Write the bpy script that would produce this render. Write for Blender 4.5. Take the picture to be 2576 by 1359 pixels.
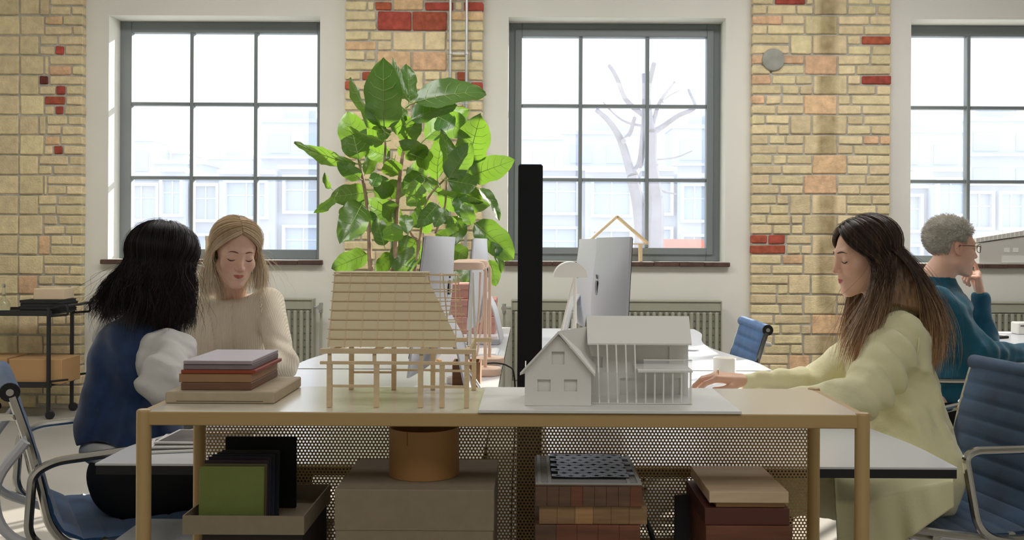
import bpy, math, random
import numpy as np
from mathutils import Vector, Matrix
random.seed(7); np.random.seed(7)
S = bpy.context.scene
C = bpy.context.collection
for o in list(bpy.data.objects): bpy.data.objects.remove(o)

# ------------------------------------------------------------------ camera, sky, sun, exposure
F = 2504.0; VX, VY, ROLL, HC = 1330.0, 610.0, 0.0049, 1.2
cam = bpy.data.objects.new('camera', bpy.data.cameras.new('camera')); C.objects.link(cam)
cam.data.sensor_width = 36; cam.data.lens = 36*F/2576
cam.data.shift_x = -(VX-1288)/2576; cam.data.shift_y = (VY-679.5)/2576
cam.location = (0, 0, HC); cam.rotation_euler = (Matrix.Rotation(math.pi/2, 3, 'X') @ Matrix.Rotation(ROLL, 3, 'Z')).to_euler()
cam.data.clip_end = 400; cam.data.clip_start = 0.05
S.camera = cam
S.view_settings.view_transform = 'Standard'; S.view_settings.look = 'None'
S.view_settings.exposure = 0.42; S.view_settings.gamma = 1; S.view_settings.use_curve_mapping = False

w = bpy.data.worlds.new('sky'); S.world = w; w.use_nodes = True
nt = w.node_tree; bg = nt.nodes['Background']
tc = nt.nodes.new('ShaderNodeTexCoord'); sp = nt.nodes.new('ShaderNodeSeparateXYZ'); rp = nt.nodes.new('ShaderNodeValToRGB')
nt.links.new(tc.outputs['Generated'], sp.inputs[0]); nt.links.new(sp.outputs['Z'], rp.inputs[0]); nt.links.new(rp.outputs[0], bg.inputs[0])
rp.color_ramp.elements[0].color = (0.92, 0.96, 1, 1); rp.color_ramp.elements[1].position = 0.8; rp.color_ramp.elements[1].color = (0.62, 0.80, 1, 1)
bg.inputs[1].default_value = 1.4

def lamp(name, kind, loc, energy, color=(1, 1, 1), **k):
    l = bpy.data.lights.new(name, kind); l.energy = energy; l.color = color
    o = bpy.data.objects.new(name, l); C.objects.link(o); o.location = loc
    for a, b in k.items(): setattr(l, a, b)
    return o
sun = lamp('sun', 'SUN', (5, 12, 8), 11.0, (1.0, 0.93, 0.82), angle=0.012)
sun.rotation_euler = Vector((-0.62, -0.80, -0.37)).to_track_quat('-Z', 'Y').to_euler()
# unseen fill lights added under the ceiling, over the desks and behind the camera
for nm, x, y, e, sx, sy in (('fill_light_front', -1.6, 4.9, 48, 2.4, 0.9), ('fill_light_mid', 2.0, 4.9, 54, 2.4, 0.9),
                            ('fill_light_rear', 0.4, -0.6, 34, 4.0, 1.6)):
    l = lamp(nm, 'AREA', (x, y, 3.55), e, (1, 0.98, 0.955), shape='RECTANGLE', size=sx, size_y=sy)

# ------------------------------------------------------------------ helpers
def P(px, py, d):
    dx, dy = px-VX, py-VY
    x = dx + dy*ROLL; y = dy - dx*ROLL
    return np.array((x/F*d, d, HC - y/F*d))
def PX(px, d, py=650): return float(P(px, py, d)[0])
def PZ(py, d, px=VX): return float(P(px, py, d)[2])
def lin(c):
    return tuple(((v/255)/12.92 if v/255 <= .04045 else ((v/255+.055)/1.055)**2.4) for v in c)
def hx(r, g, b): return lin((r, g, b)) + (1,)

def mat(name, col, rough=.6, metal=0., var=0., vs=8., bump=0., bs=60., stretch=None, col2=None, spec=.5, sheen=0., sub=0., trans=0., coat=0., rnd=0.):
    m = bpy.data.materials.new(name); m.use_nodes = True; n = m.node_tree; L = n.links
    b = n.nodes['Principled BSDF']; b.inputs['Roughness'].default_value = rough; b.inputs['Metallic'].default_value = metal
    b.inputs['Specular IOR Level'].default_value = spec; b.inputs['Sheen Weight'].default_value = sheen
    b.inputs['Coat Weight'].default_value = coat
    if sub: b.inputs['Subsurface Weight'].default_value = sub; b.inputs['Subsurface Scale'].default_value = .02; b.inputs['Subsurface Radius'].default_value = (1, .35, .2)
    c = hx(*col); b.inputs['Base Color'].default_value = c
    t = n.nodes.new('ShaderNodeTexCoord'); mp = n.nodes.new('ShaderNodeMapping'); L.new(t.outputs['Object'], mp.inputs[0])
    if stretch: mp.inputs['Scale'].default_value = stretch
    out = None
    if var or col2:
        ns = n.nodes.new('ShaderNodeTexNoise'); ns.inputs['Scale'].default_value = vs; ns.inputs['Detail'].default_value = 6; L.new(mp.outputs[0], ns.inputs[0])
        r = n.nodes.new('ShaderNodeValToRGB'); L.new(ns.outputs[0], r.inputs[0])
        e = r.color_ramp.elements; e[0].position = .3; e[1].position = .7
        if col2: e[0].color = hx(*col2); e[1].color = c
        else:
            e[0].color = tuple(v*(1-var) for v in c[:3])+(1,); e[1].color = tuple(min(1, v*(1+var)) for v in c[:3])+(1,)
        out = r.outputs[0]
    if rnd:
        oi = n.nodes.new('ShaderNodeObjectInfo'); hs = n.nodes.new('ShaderNodeHueSaturation')
        mr = n.nodes.new('ShaderNodeMapRange'); mr.inputs[3].default_value = 1-rnd; mr.inputs[4].default_value = 1+rnd
        m2 = n.nodes.new('ShaderNodeMath'); m2.operation = 'MULTIPLY'; m2.inputs[1].default_value = 7.31
        m3 = n.nodes.new('ShaderNodeMath'); m3.operation = 'FRACT'; m4 = n.nodes.new('ShaderNodeMapRange'); m4.inputs[3].default_value = .5-rnd*.09; m4.inputs[4].default_value = .5+rnd*.05
        L.new(oi.outputs['Random'], mr.inputs[0]); L.new(oi.outputs['Random'], m2.inputs[0]); L.new(m2.outputs[0], m3.inputs[0]); L.new(m3.outputs[0], m4.inputs[0])
        L.new(mr.outputs[0], hs.inputs['Value']); L.new(m4.outputs[0], hs.inputs['Hue'])
        if out: L.new(out, hs.inputs['Color'])
        else: hs.inputs['Color'].default_value = c
        out = hs.outputs[0]
    if out: L.new(out, b.inputs['Base Color'])
    if bump:
        nb = n.nodes.new('ShaderNodeTexNoise'); nb.inputs['Scale'].default_value = bs; nb.inputs['Detail'].default_value = 5; L.new(mp.outputs[0], nb.inputs[0])
        bp = n.nodes.new('ShaderNodeBump'); bp.inputs['Strength'].default_value = bump; bp.inputs['Distance'].default_value = .01
        L.new(nb.outputs[0], bp.inputs['Height']); L.new(bp.outputs[0], b.inputs['Normal'])
    if trans:
        tr = n.nodes.new('ShaderNodeBsdfTranslucent'); mx = n.nodes.new('ShaderNodeMixShader'); mx.inputs[0].default_value = trans
        if out: L.new(out, tr.inputs[0])
        else: tr.inputs[0].default_value = c
        L.new(b.outputs[0], mx.inputs[1]); L.new(tr.outputs[0], mx.inputs[2]); L.new(mx.outputs[0], n.nodes['Material Output'].inputs[0])
    return m

def tag(o, label=None, cat=None, group=None, kind=None):
    for k, v in (('label', label), ('category', cat), ('group', group), ('kind', kind)):
        if v: o[k] = v
    return o
def thing(name, label, cat, loc=(0, 0, 0), rz=0., group=None):
    o = bpy.data.objects.new(name, None); C.objects.link(o); o.location = [float(v) for v in loc]; o.rotation_euler = (0, 0, rz)
    o.empty_display_size = .05
    return tag(o, label, cat, group)

def meshdata(name, V, Fc, m=None, smooth=False, angle=None):
    me = bpy.data.meshes.new(name)
    if isinstance(Fc, np.ndarray):
        V = np.asarray(V, np.float32); n, k = Fc.shape
        me.vertices.add(len(V)); me.vertices.foreach_set('co', V.ravel())
        me.loops.add(n*k); me.loops.foreach_set('vertex_index', Fc.astype(np.int32).ravel())
        me.polygons.add(n); me.polygons.foreach_set('loop_start', np.arange(0, n*k, k, dtype=np.int32)); me.polygons.foreach_set('loop_total', np.full(n, k, np.int32))
        me.update(calc_edges=True); me.validate()
    else:
        me.from_pydata([tuple(map(float, v)) for v in V], [], Fc); me.update()
    if m is not None:
        for q in (m if isinstance(m, (list, tuple)) else [m]): me.materials.append(q)
    if smooth:
        me.polygons.foreach_set('use_smooth', np.ones(len(me.polygons), bool))
        if angle:
            try: me.set_sharp_from_angle(angle=math.radians(angle))
            except Exception: pass
    return me
def link(name, me, parent=None, loc=(0, 0, 0), rot=None, scale=None):
    o = bpy.data.objects.new(name, me); C.objects.link(o); o.parent = parent; o.location = [float(v) for v in loc]
    if rot is not None: o.rotation_euler = rot
    if scale is not None: o.scale = scale
    return o

def copy_tree(o, parent=None):
    c = o.copy(); C.objects.link(c); c.parent = parent
    for ch in list(o.children): copy_tree(ch, c)
    return c

class MB:
    def __init__(s): s.V = []; s.F = []
    def add(s, V, Fc):
        n = len(s.V); s.V += [tuple(float(q) for q in v) for v in V]; s.F += [tuple(int(i)+n for i in f) for f in Fc]; return s
    def box(s, x0, x1, y0, y1, z0, z1, bev=0., M=None, jit=0.):
        if x0 > x1: x0, x1 = x1, x0
        if y0 > y1: y0, y1 = y1, y0
        if z0 > z1: z0, z1 = z1, z0
        X, Y, Z = (x0, x1), (y0, y1), (z0, z1)
        if bev <= 0:
            V = [(X[i], Y[j], Z[k]) for i in (0, 1) for j in (0, 1) for k in (0, 1)]
            Fc = [(0, 1, 3, 2), (4, 6, 7, 5), (0, 4, 5, 1), (2, 3, 7, 6), (0, 2, 6, 4), (1, 5, 7, 3)]
        else:
            b = min(bev, (x1-x0)*.45, (y1-y0)*.45, (z1-z0)*.45)
            V = []; idx = {}
            for i in (0, 1):
                for j in (0, 1):
                    for k in (0, 1):
                        c = np.array((X[i], Y[j], Z[k])); sg = np.array((1-2*i, 1-2*j, 1-2*k))
                        jj = np.array([random.uniform(-jit, jit) for _ in range(3)]) if jit else 0
                        for a in range(3):
                            p = c + b*sg + jj; p[a] -= b*sg[a]*1.0
                            idx[(i, j, k, a)] = len(V); V.append(p)
            g = lambda i, j, k, a: idx[(i, j, k, a)]
            Fc = []
            Fc += [(g(0,0,0,0), g(0,0,1,0), g(0,1,1,0), g(0,1,0,0)), (g(1,0,0,0), g(1,1,0,0), g(1,1,1,0), g(1,0,1,0))]
            Fc += [(g(0,0,0,1), g(1,0,0,1), g(1,0,1,1), g(0,0,1,1)), (g(0,1,0,1), g(0,1,1,1), g(1,1,1,1), g(1,1,0,1))]
            Fc += [(g(0,0,0,2), g(0,1,0,2), g(1,1,0,2), g(1,0,0,2)), (g(0,0,1,2), g(1,0,1,2), g(1,1,1,2), g(0,1,1,2))]
            for k in (0, 1):
                for j in (0, 1):
                    Fc.append((g(0,j,k,1), g(0,j,k,2), g(1,j,k,2), g(1,j,k,1)))
            for k in (0, 1):
                for i in (0, 1):
                    Fc.append((g(i,0,k,0), g(i,0,k,2), g(i,1,k,2), g(i,1,k,0)))
            for i in (0, 1):
                for j in (0, 1):
                    Fc.append((g(i,j,0,0), g(i,j,0,1), g(i,j,1,1), g(i,j,1,0)))
            for i in (0, 1):
                for j in (0, 1):
                    for k in (0, 1): Fc.append((g(i,j,k,0), g(i,j,k,1), g(i,j,k,2)))
            ctr = np.array(((x0+x1)/2, (y0+y1)/2, (z0+z1)/2)); G = []
            for f in Fc:
                a, b_, c_ = (np.array(V[f[q]]) for q in range(3)); nn = np.cross(b_-a, c_-b_); mid = np.mean([V[q] for q in f], axis=0)
                G.append(f if np.dot(nn, mid-ctr) > 0 else f[::-1])
            Fc = G
        if M is not None: V = [tuple(M @ Vector([float(q) for q in v])) for v in V]
        return s.add(V, Fc)
    def tube(s, pts, r, n=10, closed=False, caps=True):
        V, Q = tubes([pts], r, n, closed); b = len(s.V)
        s.add(V, Q)
        if caps and not closed:
            k = len(pts); s.F.append(tuple(b+i for i in range(n))[::-1]); s.F.append(tuple(b+(k-1)*n+i for i in range(n)))
        return s
    def lathe(s, prof, c=(0, 0, 0), n=32, a0=0., a1=2*math.pi):
        full = abs(a1-a0-2*math.pi) < 1e-6; m_ = n if full else n+1; V = []
        for r, z in prof:
            for i in range(m_):
                a = a0+(a1-a0)*i/n; V.append((c[0]+r*math.cos(a), c[1]+r*math.sin(a), c[2]+z))
        Fc = []
        for j in range(len(prof)-1):
            for i in range(n):
                i2 = (i+1) % m_; Fc.append((j*m_+i, j*m_+i2, (j+1)*m_+i2, (j+1)*m_+i))
        return s.add(V, Fc)
    def prism(s, poly, axis, a, b):
        """extrude a 2-D polygon; axis 'x','y','z' = direction of extrusion"""
        def mk(u, v, t): return {'x': (t, u, v), 'y': (u, t, v), 'z': (u, v, t)}[axis]
        n = len(poly); V = [mk(u, v, a) for u, v in poly]+[mk(u, v, b) for u, v in poly]
        Fc = [tuple(range(n))[::-1], tuple(range(n, 2*n))]+[(i, (i+1) % n, n+(i+1) % n, n+i) for i in range(n)]
        return s.add(V, Fc)
    def build(s, name, m, parent=None, loc=(0, 0, 0), smooth=False, angle=35, world=False, fix=True):
        V = s.V
        if world and parent is not None:
            p = parent.location; V = [(v[0]-p[0], v[1]-p[1], v[2]-p[2]) for v in V]
        me = meshdata(name, V, s.F, m, smooth, angle if smooth else None)
        if fix:
            import bmesh
            bm = bmesh.new(); bm.from_mesh(me); bmesh.ops.recalc_face_normals(bm, faces=bm.faces); bm.to_mesh(me); bm.free()
        return link(name, me, parent, loc)

def tubes(polys, r, n=4, closed=False):
    """many polylines -> (V, quads). r: float, list per poly, or per-point array"""
    VV = []; QQ = []; base = 0
    ang = np.arange(n)*2*np.pi/n
    for pi_, p in enumerate(polys):
        p = np.asarray(p, float); k = len(p)
        if closed: t = np.roll(p, -1, 0)-np.roll(p, 1, 0)
        else:
            t = np.gradient(p, axis=0)
        t /= np.linalg.norm(t, axis=1)[:, None]+1e-12
        rr = r[pi_] if isinstance(r, list) else r
        rr = np.broadcast_to(np.asarray(rr, float), (k,))
        up = np.array((0, 0, 1.)) if abs(t[0, 2]) < .9 else np.array((1., 0, 0))
        u = np.cross(t[0], up); u /= np.linalg.norm(u)+1e-12; U = [u]
        for i in range(1, k):
            u = U[-1]-t[i]*np.dot(U[-1], t[i]); u /= np.linalg.norm(u)+1e-12; U.append(u)
        U = np.array(U); W = np.cross(t, U)
        ring = p[:, None, :]+rr[:, None, None]*(np.cos(ang)[None, :, None]*U[:, None, :]+np.sin(ang)[None, :, None]*W[:, None, :])
        VV.append(ring.reshape(-1, 3))
        kk = k if closed else k-1
        i = np.arange(kk)[:, None]; j = np.arange(n)[None, :]; i2 = (i+1) % k; j2 = (j+1) % n
        QQ.append(np.stack(np.broadcast_arrays(base+i*n+j, base+i*n+j2, base+i2*n+j2, base+i2*n+j), -1).reshape(-1, 4)); base += k*n
    return np.concatenate(VV), np.concatenate(QQ)

def smooth_path(pts, n=8):
    """Catmull-Rom"""
    p = [np.array(q, float) for q in pts]; p = [2*p[0]-p[1]]+p+[2*p[-1]-p[-2]]; out = []
    for i in range(1, len(p)-2):
        for j in range(n):
            t = j/n; a, b, c, d = p[i-1:i+3]
            out.append(.5*((2*b)+(c-a)*t+(2*a-5*b+4*c-d)*t*t+(-a+3*b-3*c+d)*t**3))
    out.append(p[-2]); return out
def fillet(pts, r, n=5):
    """round the corners of a polyline"""
    p = [np.array(q, float) for q in pts]; out = [p[0]]
    for i in range(1, len(p)-1):
        a = p[i-1]-p[i]; b = p[i+1]-p[i]; la, lb = np.linalg.norm(a), np.linalg.norm(b); rr = min(r, la*.48, lb*.48)
        s0 = p[i]+a/la*rr; s1 = p[i]+b/lb*rr
        for j in range(n+1):
            t = j/n; out.append((1-t)**2*s0+2*t*(1-t)*p[i]+t*t*s1)
    out.append(p[-1]); return out
# ------------------------------------------------------------------ materials
M = {}
M['plaster'] = mat('white_plaster', (232, 230, 221), .85, var=.03, vs=2, bump=.05, bs=25)
M['ceil'] = mat('ceiling_white', (225, 225, 222), .9)
M['floor'] = mat('polished_concrete', (172, 168, 160), .38, var=.10, vs=1.6, bump=.02, bs=20)
M['mortar'] = mat('mortar', (188, 184, 172), .95, var=.18, vs=14, bump=.6, bs=70)
M['brick'] = mat('yellow_brick', (232, 214, 170), .9, var=.12, vs=22, bump=.55, bs=90, rnd=.12)
def stain(m, x0, hw_, col):
    n = m.node_tree; L = n.links; b = n.nodes['Principled BSDF']; src = b.inputs['Base Color'].links[0].from_socket
    g = n.nodes.new('ShaderNodeNewGeometry'); s_ = n.nodes.new('ShaderNodeSeparateXYZ'); L.new(g.outputs['Position'], s_.inputs[0])
    a = n.nodes.new('ShaderNodeMath'); a.operation = 'SUBTRACT'; a.inputs[1].default_value = x0; L.new(s_.outputs['X'], a.inputs[0]); b1 = n.nodes.new('ShaderNodeMath'); b1.operation = 'ABSOLUTE'; L.new(a.outputs[0], b1.inputs[0])
    mr = n.nodes.new('ShaderNodeMapRange'); mr.inputs[1].default_value = hw_*.5; mr.inputs[2].default_value = hw_; mr.inputs[3].default_value = 1; mr.inputs[4].default_value = 0; L.new(b1.outputs[0], mr.inputs[0])
    ns = n.nodes.new('ShaderNodeTexNoise'); ns.inputs['Scale'].default_value = 9; L.new(g.outputs['Position'], ns.inputs[0]); ml = n.nodes.new('ShaderNodeMath'); ml.operation = 'MULTIPLY'; L.new(mr.outputs[0], ml.inputs[0]); L.new(ns.outputs[0], ml.inputs[1])
    mx = n.nodes.new('ShaderNodeMix'); mx.data_type = 'RGBA'; L.new(ml.outputs[0], mx.inputs[0]); L.new(src, mx.inputs[6]); mx.inputs[7].default_value = hx(*col); L.new(mx.outputs[2], b.inputs['Base Color'])
stain(M['brick'], (2080-VX)/F*7.11, .085, (120, 96, 48))
M['brickred'] = mat('red_brick', (176, 90, 66), .9, var=.25, vs=25, bump=.5, bs=90, rnd=.12)
M['brickor'] = mat('orange_brick', (232, 194, 152), .9, var=.2, vs=22, bump=.5, bs=90, rnd=.1)
M['brickdark'] = mat('burnt_brick', (110, 55, 45), .9, var=.25, vs=25, bump=.5, bs=90)
M['frame'] = mat('window_frame_grey', (124, 131, 133), .45)
M['sill'] = mat('brown_sill_tile', (86, 62, 54), .55, var=.3, vs=20, bump=.2)
M['rad'] = mat('radiator_grey_green', (168, 167, 150), .5, var=.05, vs=6)
M['radslot'] = mat('radiator_slot', (140, 139, 124), .6)
M['radslot2'] = mat('radiator_dark', (70, 70, 62), .6)
M['steel'] = mat('galvanised_steel', (196, 198, 196), .35, .7)
M['chrome'] = mat('chrome', (215, 213, 208), .16, 1.)
M['black'] = mat('black_powder_coat', (26, 27, 30), .5)
M['felt'] = mat('black_felt', (22, 23, 27), .95, bump=.2, bs=300)

def glass_mat(name, veil):
    m = bpy.data.materials.new(name); m.use_nodes = True; n = m.node_tree; L = n.links; n.nodes.remove(n.nodes['Principled BSDF'])
    tr = n.nodes.new('ShaderNodeBsdfTransparent'); tl = n.nodes.new('ShaderNodeBsdfTranslucent'); gl = n.nodes.new('ShaderNodeBsdfGlossy')
    gl.inputs['Roughness'].default_value = .02; tl.inputs[0].default_value = (.93, .96, 1, 1)
    a = n.nodes.new('ShaderNodeMixShader'); b = n.nodes.new('ShaderNodeMixShader'); a.inputs[0].default_value = veil; b.inputs[0].default_value = .05
    L.new(tr.outputs[0], a.inputs[1]); L.new(tl.outputs[0], a.inputs[2]); L.new(a.outputs[0], b.inputs[1]); L.new(gl.outputs[0], b.inputs[2])
    L.new(b.outputs[0], n.nodes['Material Output'].inputs[0]); return m
M['glass'] = glass_mat('hazed_window_glass', .042)  # translucent share added to lay a haze over the view outside

# ------------------------------------------------------------------ room shell
DW = 7.18; TH = .40
ZT = PZ(43, DW, 1300); ZB = PZ(657, DW, 1300)
W = [(PX(273, DW, 350), PX(804, DW, 350)), (PX(1278, DW, 350), PX(1825, DW, 350)), (PX(2291, DW, 350), PX(2838, DW, 350))]
XL, XR, YR, ZC = -5.2, 6.6, -3.4, 3.7
mb = MB(); xs = [XL]+[v for ww in W for v in ww]+[XR]
for i in range(0, 8, 2): mb.box(xs[i], xs[i+1], DW, DW+TH, -.02, ZC)
for a, b in W:
    mb.box(a, b, DW, DW+TH, -.02, ZB); mb.box(a, b, DW, DW+TH, ZT, ZC)
tag(mb.build('wall_back', M['plaster']), kind='structure')
tag(MB().box(XL, XR, YR, DW+TH, -.12, 0).build('floor', M['floor']), kind='structure')
tag(MB().box(XL, XR, YR, DW+TH, ZC, ZC+.1).build('ceiling', M['ceil']), kind='structure')
tag(MB().box(XL-.15, XL, YR, DW+TH, -.12, ZC+.1).build('wall_left', M['plaster']), kind='structure')
tag(MB().box(XR, XR+.15, YR, DW+TH, -.12, ZC+.1).build('wall_right', M['plaster']), kind='structure')
tag(MB().box(XL, XR, YR-.15, YR, -.12, ZC+.1).build('wall_front', M['plaster']), kind='structure')

# windows: frame, muntins and panes of glass
DF = DW+.20
def window(n, x0, x1, fl, fr, ft, fb, mx, bz, inner=None):
    root = tag(thing('window_%d' % n, None, None, (0, 0, 0)), kind='structure')
    fo = .03
    g0, g1, gz0, gz1 = x0+fl, x1-fr, ZB+fb, ZT-ft
    for nm, b in (('window_frame', (x0-.02, g0, DF, DF+.07, ZB, ZT)), ('window_frame', (g1, x1+.02, DF, DF+.07, ZB, ZT)),
                  ('window_frame', (g0, g1, DF, DF+.07, gz1, ZT)), ('window_frame', (g0, g1, DF, DF+.07, ZB, gz0))):
        MB().box(*b, bev=.004).build(nm, M['frame'], root)
    if inner:   # opening sash standing proud of the outer frame
        s = .018
        m_ = MB(); a0, a1, c0, c1 = g0-inner, g1+inner, gz0-inner, gz1+inner
        m_.box(a0, g0, DF-s, DF+.001, c0, c1, .004).box(g1, a1, DF-s, DF+.001, c0, c1, .004).box(g0, g1, DF-s, DF+.001, gz1, c1, .004).box(g0, g1, DF-s, DF+.001, c0, gz0, .004)
        m_.build('sash', M['frame'], root)
    xm = [g0]+mx+[g1]; zm = [gz0]+bz+[gz1]; h = .0135
    for x in mx: MB().box(x-h, x+h, DF-.005, DF+.06, gz0, gz1, .004).build('muntin', M['frame'], root)
    for z in bz:
        for i in range(len(xm)-1): MB().box(xm[i]+h*(i > 0), xm[i+1]-h*(i < len(xm)-2), DF-.002, DF+.06, z-h*.9, z+h*.9, .004).build('glazing_bar', M['frame'], root)
    for i in range(len(xm)-1):
        for j in range(len(zm)-1):
            MB().box(xm[i], xm[i+1], DF+.03, DF+.032, zm[j], zm[j+1]).build('pane', M['glass'], root)
    # sill of brown tiles
    sl = tag(thing('trim_%d' % n, None, None, (0, 0, 0)), kind='structure'); nt_ = 9; ww = (x1-x0+.07)/nt_
    for i in range(nt_):
        a = x0-.04+i*ww; MB().box(a+.001, a+ww-.001, DW-.045, DF, ZB-.034, ZB-random.uniform(.0, .005), .004, jit=.001).build('tile', M['sill'], sl)
    return root
dg = DF
zb1, zb2 = PZ(266, dg, 1400), PZ(452, dg, 1400)
window(1, W[0][0], W[0][1], PX(330, dg, 350)-W[0][0], W[0][1]-PX(797, dg, 350), ZT-PZ(86, dg, 1300), PZ(631, dg, 1300)-ZB, [PX(482, dg, 350), PX(643, dg, 350)], [zb2, zb1])
window(2, W[1][0], W[1][1], PX(1312, dg, 350)-W[1][0], W[1][1]-PX(1777, dg, 350), ZT-PZ(92, dg, 1300), PZ(622, dg, 1300)-ZB, [PX(1460, dg, 350), PX(1628, dg, 350)], [zb2, zb1], inner=.05)
window(3, W[2][0], W[2][1], .05, .05, ZT-PZ(86, dg, 1300), PZ(638, dg, 1300)-ZB, [PX(2436, dg, 350), PX(2610, dg, 350)], [zb2, zb1])

# ------------------------------------------------------------------ brick pillars, every brick its own piece
DP = 7.11; CO = 25.15/F*DP; mo = .0068
def pillar(name, xa, xb, phase, blocks, reds, oranges=(), darks=(), wmin=34, wmax=86):
    root = tag(thing(name, None, None, (0, 0, 0)), kind='structure')
    x0, x1 = PX(xa, DP), PX(xb, DP)
    MB().box(x0+.012, x1-.012, DP+.012, DW+.02, 0, ZC).build('mortar_bed', M['mortar'], root)
    u = DP/F
    zt = PZ(phase, DP); k = 0
    while zt + CO*2 < ZC: zt += CO*2; k -= 1
    def px_of(x): return x/u+VX
    def put(a, b, ztop, rows):
        cx = (a+b)/2; zc = ztop-rows*CO/2; py = VY+(HC-zc)/u + (cx-VX)*ROLL
        hit = lambda L: any((len(q) < 3 or rows == 1) and a-3 <= q[0] <= b+3 and abs(py-q[1]) < 12.6*rows*(1.0) for q in L)
        mm = M['brickred'] if hit(reds) else M['brickdark'] if hit(darks) else M['brickor'] if (hit(oranges) or random.random() < .05) else M['brick']
        e = random.uniform(-.002, .003)
        zlo = ztop-rows*CO+mo; 
        if zlo < .004: zlo = .004
        if ztop-mo-zlo < .02: return
        MB().box(PX(a, DP)+mo*random.uniform(.6, 1.3), PX(b, DP)-mo*random.uniform(.6, 1.3), DP-e, DW-.005, zlo+random.uniform(-.001, .002), ztop-mo*random.uniform(.6, 1.2), .006, jit=.0022).build('brick', mm, root)
    def fill(a, b, ztop):
        if b-a < 14: return
        for r in range(2):
            x = a; first = True
            while x < b-1:
                wd = random.uniform(wmin, wmax)
                rowy = lambda q: VY+(HC-(ztop-(r+.5)*CO))/u+(q[0]-VX)*ROLL
                cuts = [q for q in list(reds)+list(darks) if len(q) > 2 and abs(rowy(q)-q[1]) < 13 and x-3 <= q[0]-(q[2] if q[2] > 1 else 12) < x+wd+14]
                if cuts:
                    c = min(cuts, key=lambda q: q[0]); h_ = c[2] if c[2] > 1 else 12
                    if c[0]-h_ > x+10: put(x, c[0]-h_, ztop-r*CO, 1); x = c[0]-h_
                    e = min(b, c[0]+h_)
                    if b-e < 14: e = b
                    put(x, e, ztop-r*CO, 1); x = e; continue
                e = x+wd
                if b-e < 26: e = b
                put(x, e, ztop-r*CO, 1); x = e
    while zt > .03:
        bl = sorted(blocks(k)); x = xa
        for a, b in bl:
            if a-x >= 14: fill(x, a, zt)
            else: a = x
            put(a, b, zt, 2); x = b
        fill(x, xb, zt); zt -= 2*CO; k += 1
    return root
R = random.Random(3)
pillar('wall_pillar_left', -190, 207, -6,
       lambda k: [(-190+s, -190+s+w_) for s, w_ in (((0, 66), (66, 90), (156, 80), (236, 62)) if k % 2 else ((0, 95), (95, 70), (165, 70), (235, 50)))]+([(108 if k % 2 else 95, 118+R.randint(-6, 8))] if k % 3 == 0 else []),
       [(147, 125, 1), (150, 226, 1), (105, 248, 1), (146, 275, 1), (144, 372, 1)], darks=[(106, 153, 1), (108, 202, 1)])
pillar('wall_pillar_middle', 863, 1214, 29,
       lambda k: [(944, 1033), (1036, 1122)] if k % 2 == 0 else [(984, 1064)]+([(1066, 1120)] if k % 4 == 1 else []),
       [(990, 50), (1078, 50), (958, 14, 20), (1078, 5), (1188, 14, 26), (918, 187, 1), (873, 212, 1), (1197, 213, 17), (1160, 187, 14)], oranges=[(992, 150), (1080, 150), (985, 1)])
pillar('wall_pillar_right', 1889, 2241, 34,
       lambda k: [(2022, 2106)] if k % 2 == 0 else ([(1985, 2041), (2043, 2130)] if k % 4 == 1 else [(2043, 2130)]),
       [(2203, 98, 38), (2203, 199, 38), (1985, 3, 40), (1910, 597, 22), (1956, 597, 21), (1934, 621, 45)], oranges=[(2062, 155), (2066, 256), (2085, 410), (2062, 458), (2190, 350)])
# round repair patch in the right pillar
a = P(1946, 150, DP-.012); t = tag(thing('trim_4', None, None, a), kind='structure')
o = MB().lathe([(.0, .012), (.066, .012), (.078, .006), (.082, -.01)], n=28).build('mortar_patch', mat('patch_grey', (165, 164, 155), .9, var=.15, vs=12, bump=.5, bs=60), t, smooth=True)
o.rotation_euler = (math.pi/2, 0, 0)

# conduits on the middle pillar
t = thing('conduit', 'left one of two vertical steel conduits on the middle brick pillar', 'pipe', (PX(1130, 7.075), 7.075, .3))
t2 = thing('conduit', 'right one of two vertical steel conduits on the middle brick pillar', 'pipe', (PX(1171, 7.075), 7.075, .3))
for q, off in ((t, 1), (t2, -1)):
    MB().tube([(0, 0, 0), (0, 0, ZC-.3)], .0105, 12).build('pipe', M['steel'], q, smooth=True)
    for py in (135, 262, 560):
        z = PZ(py, 7.075)-.3
        cl = MB().lathe([(.0, -.008), (.0145, -.008), (.0145, .008), (0, .008)], (0, 0, z), 14).box(-.004, .004, .008, .03, z-.008, z+.008).build('clamp', M['steel'], q)
        MB().box(.01*off, .057*off, .004, .01, z-.005, z+.005).build('clamp_strap', M['steel'], cl)

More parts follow.
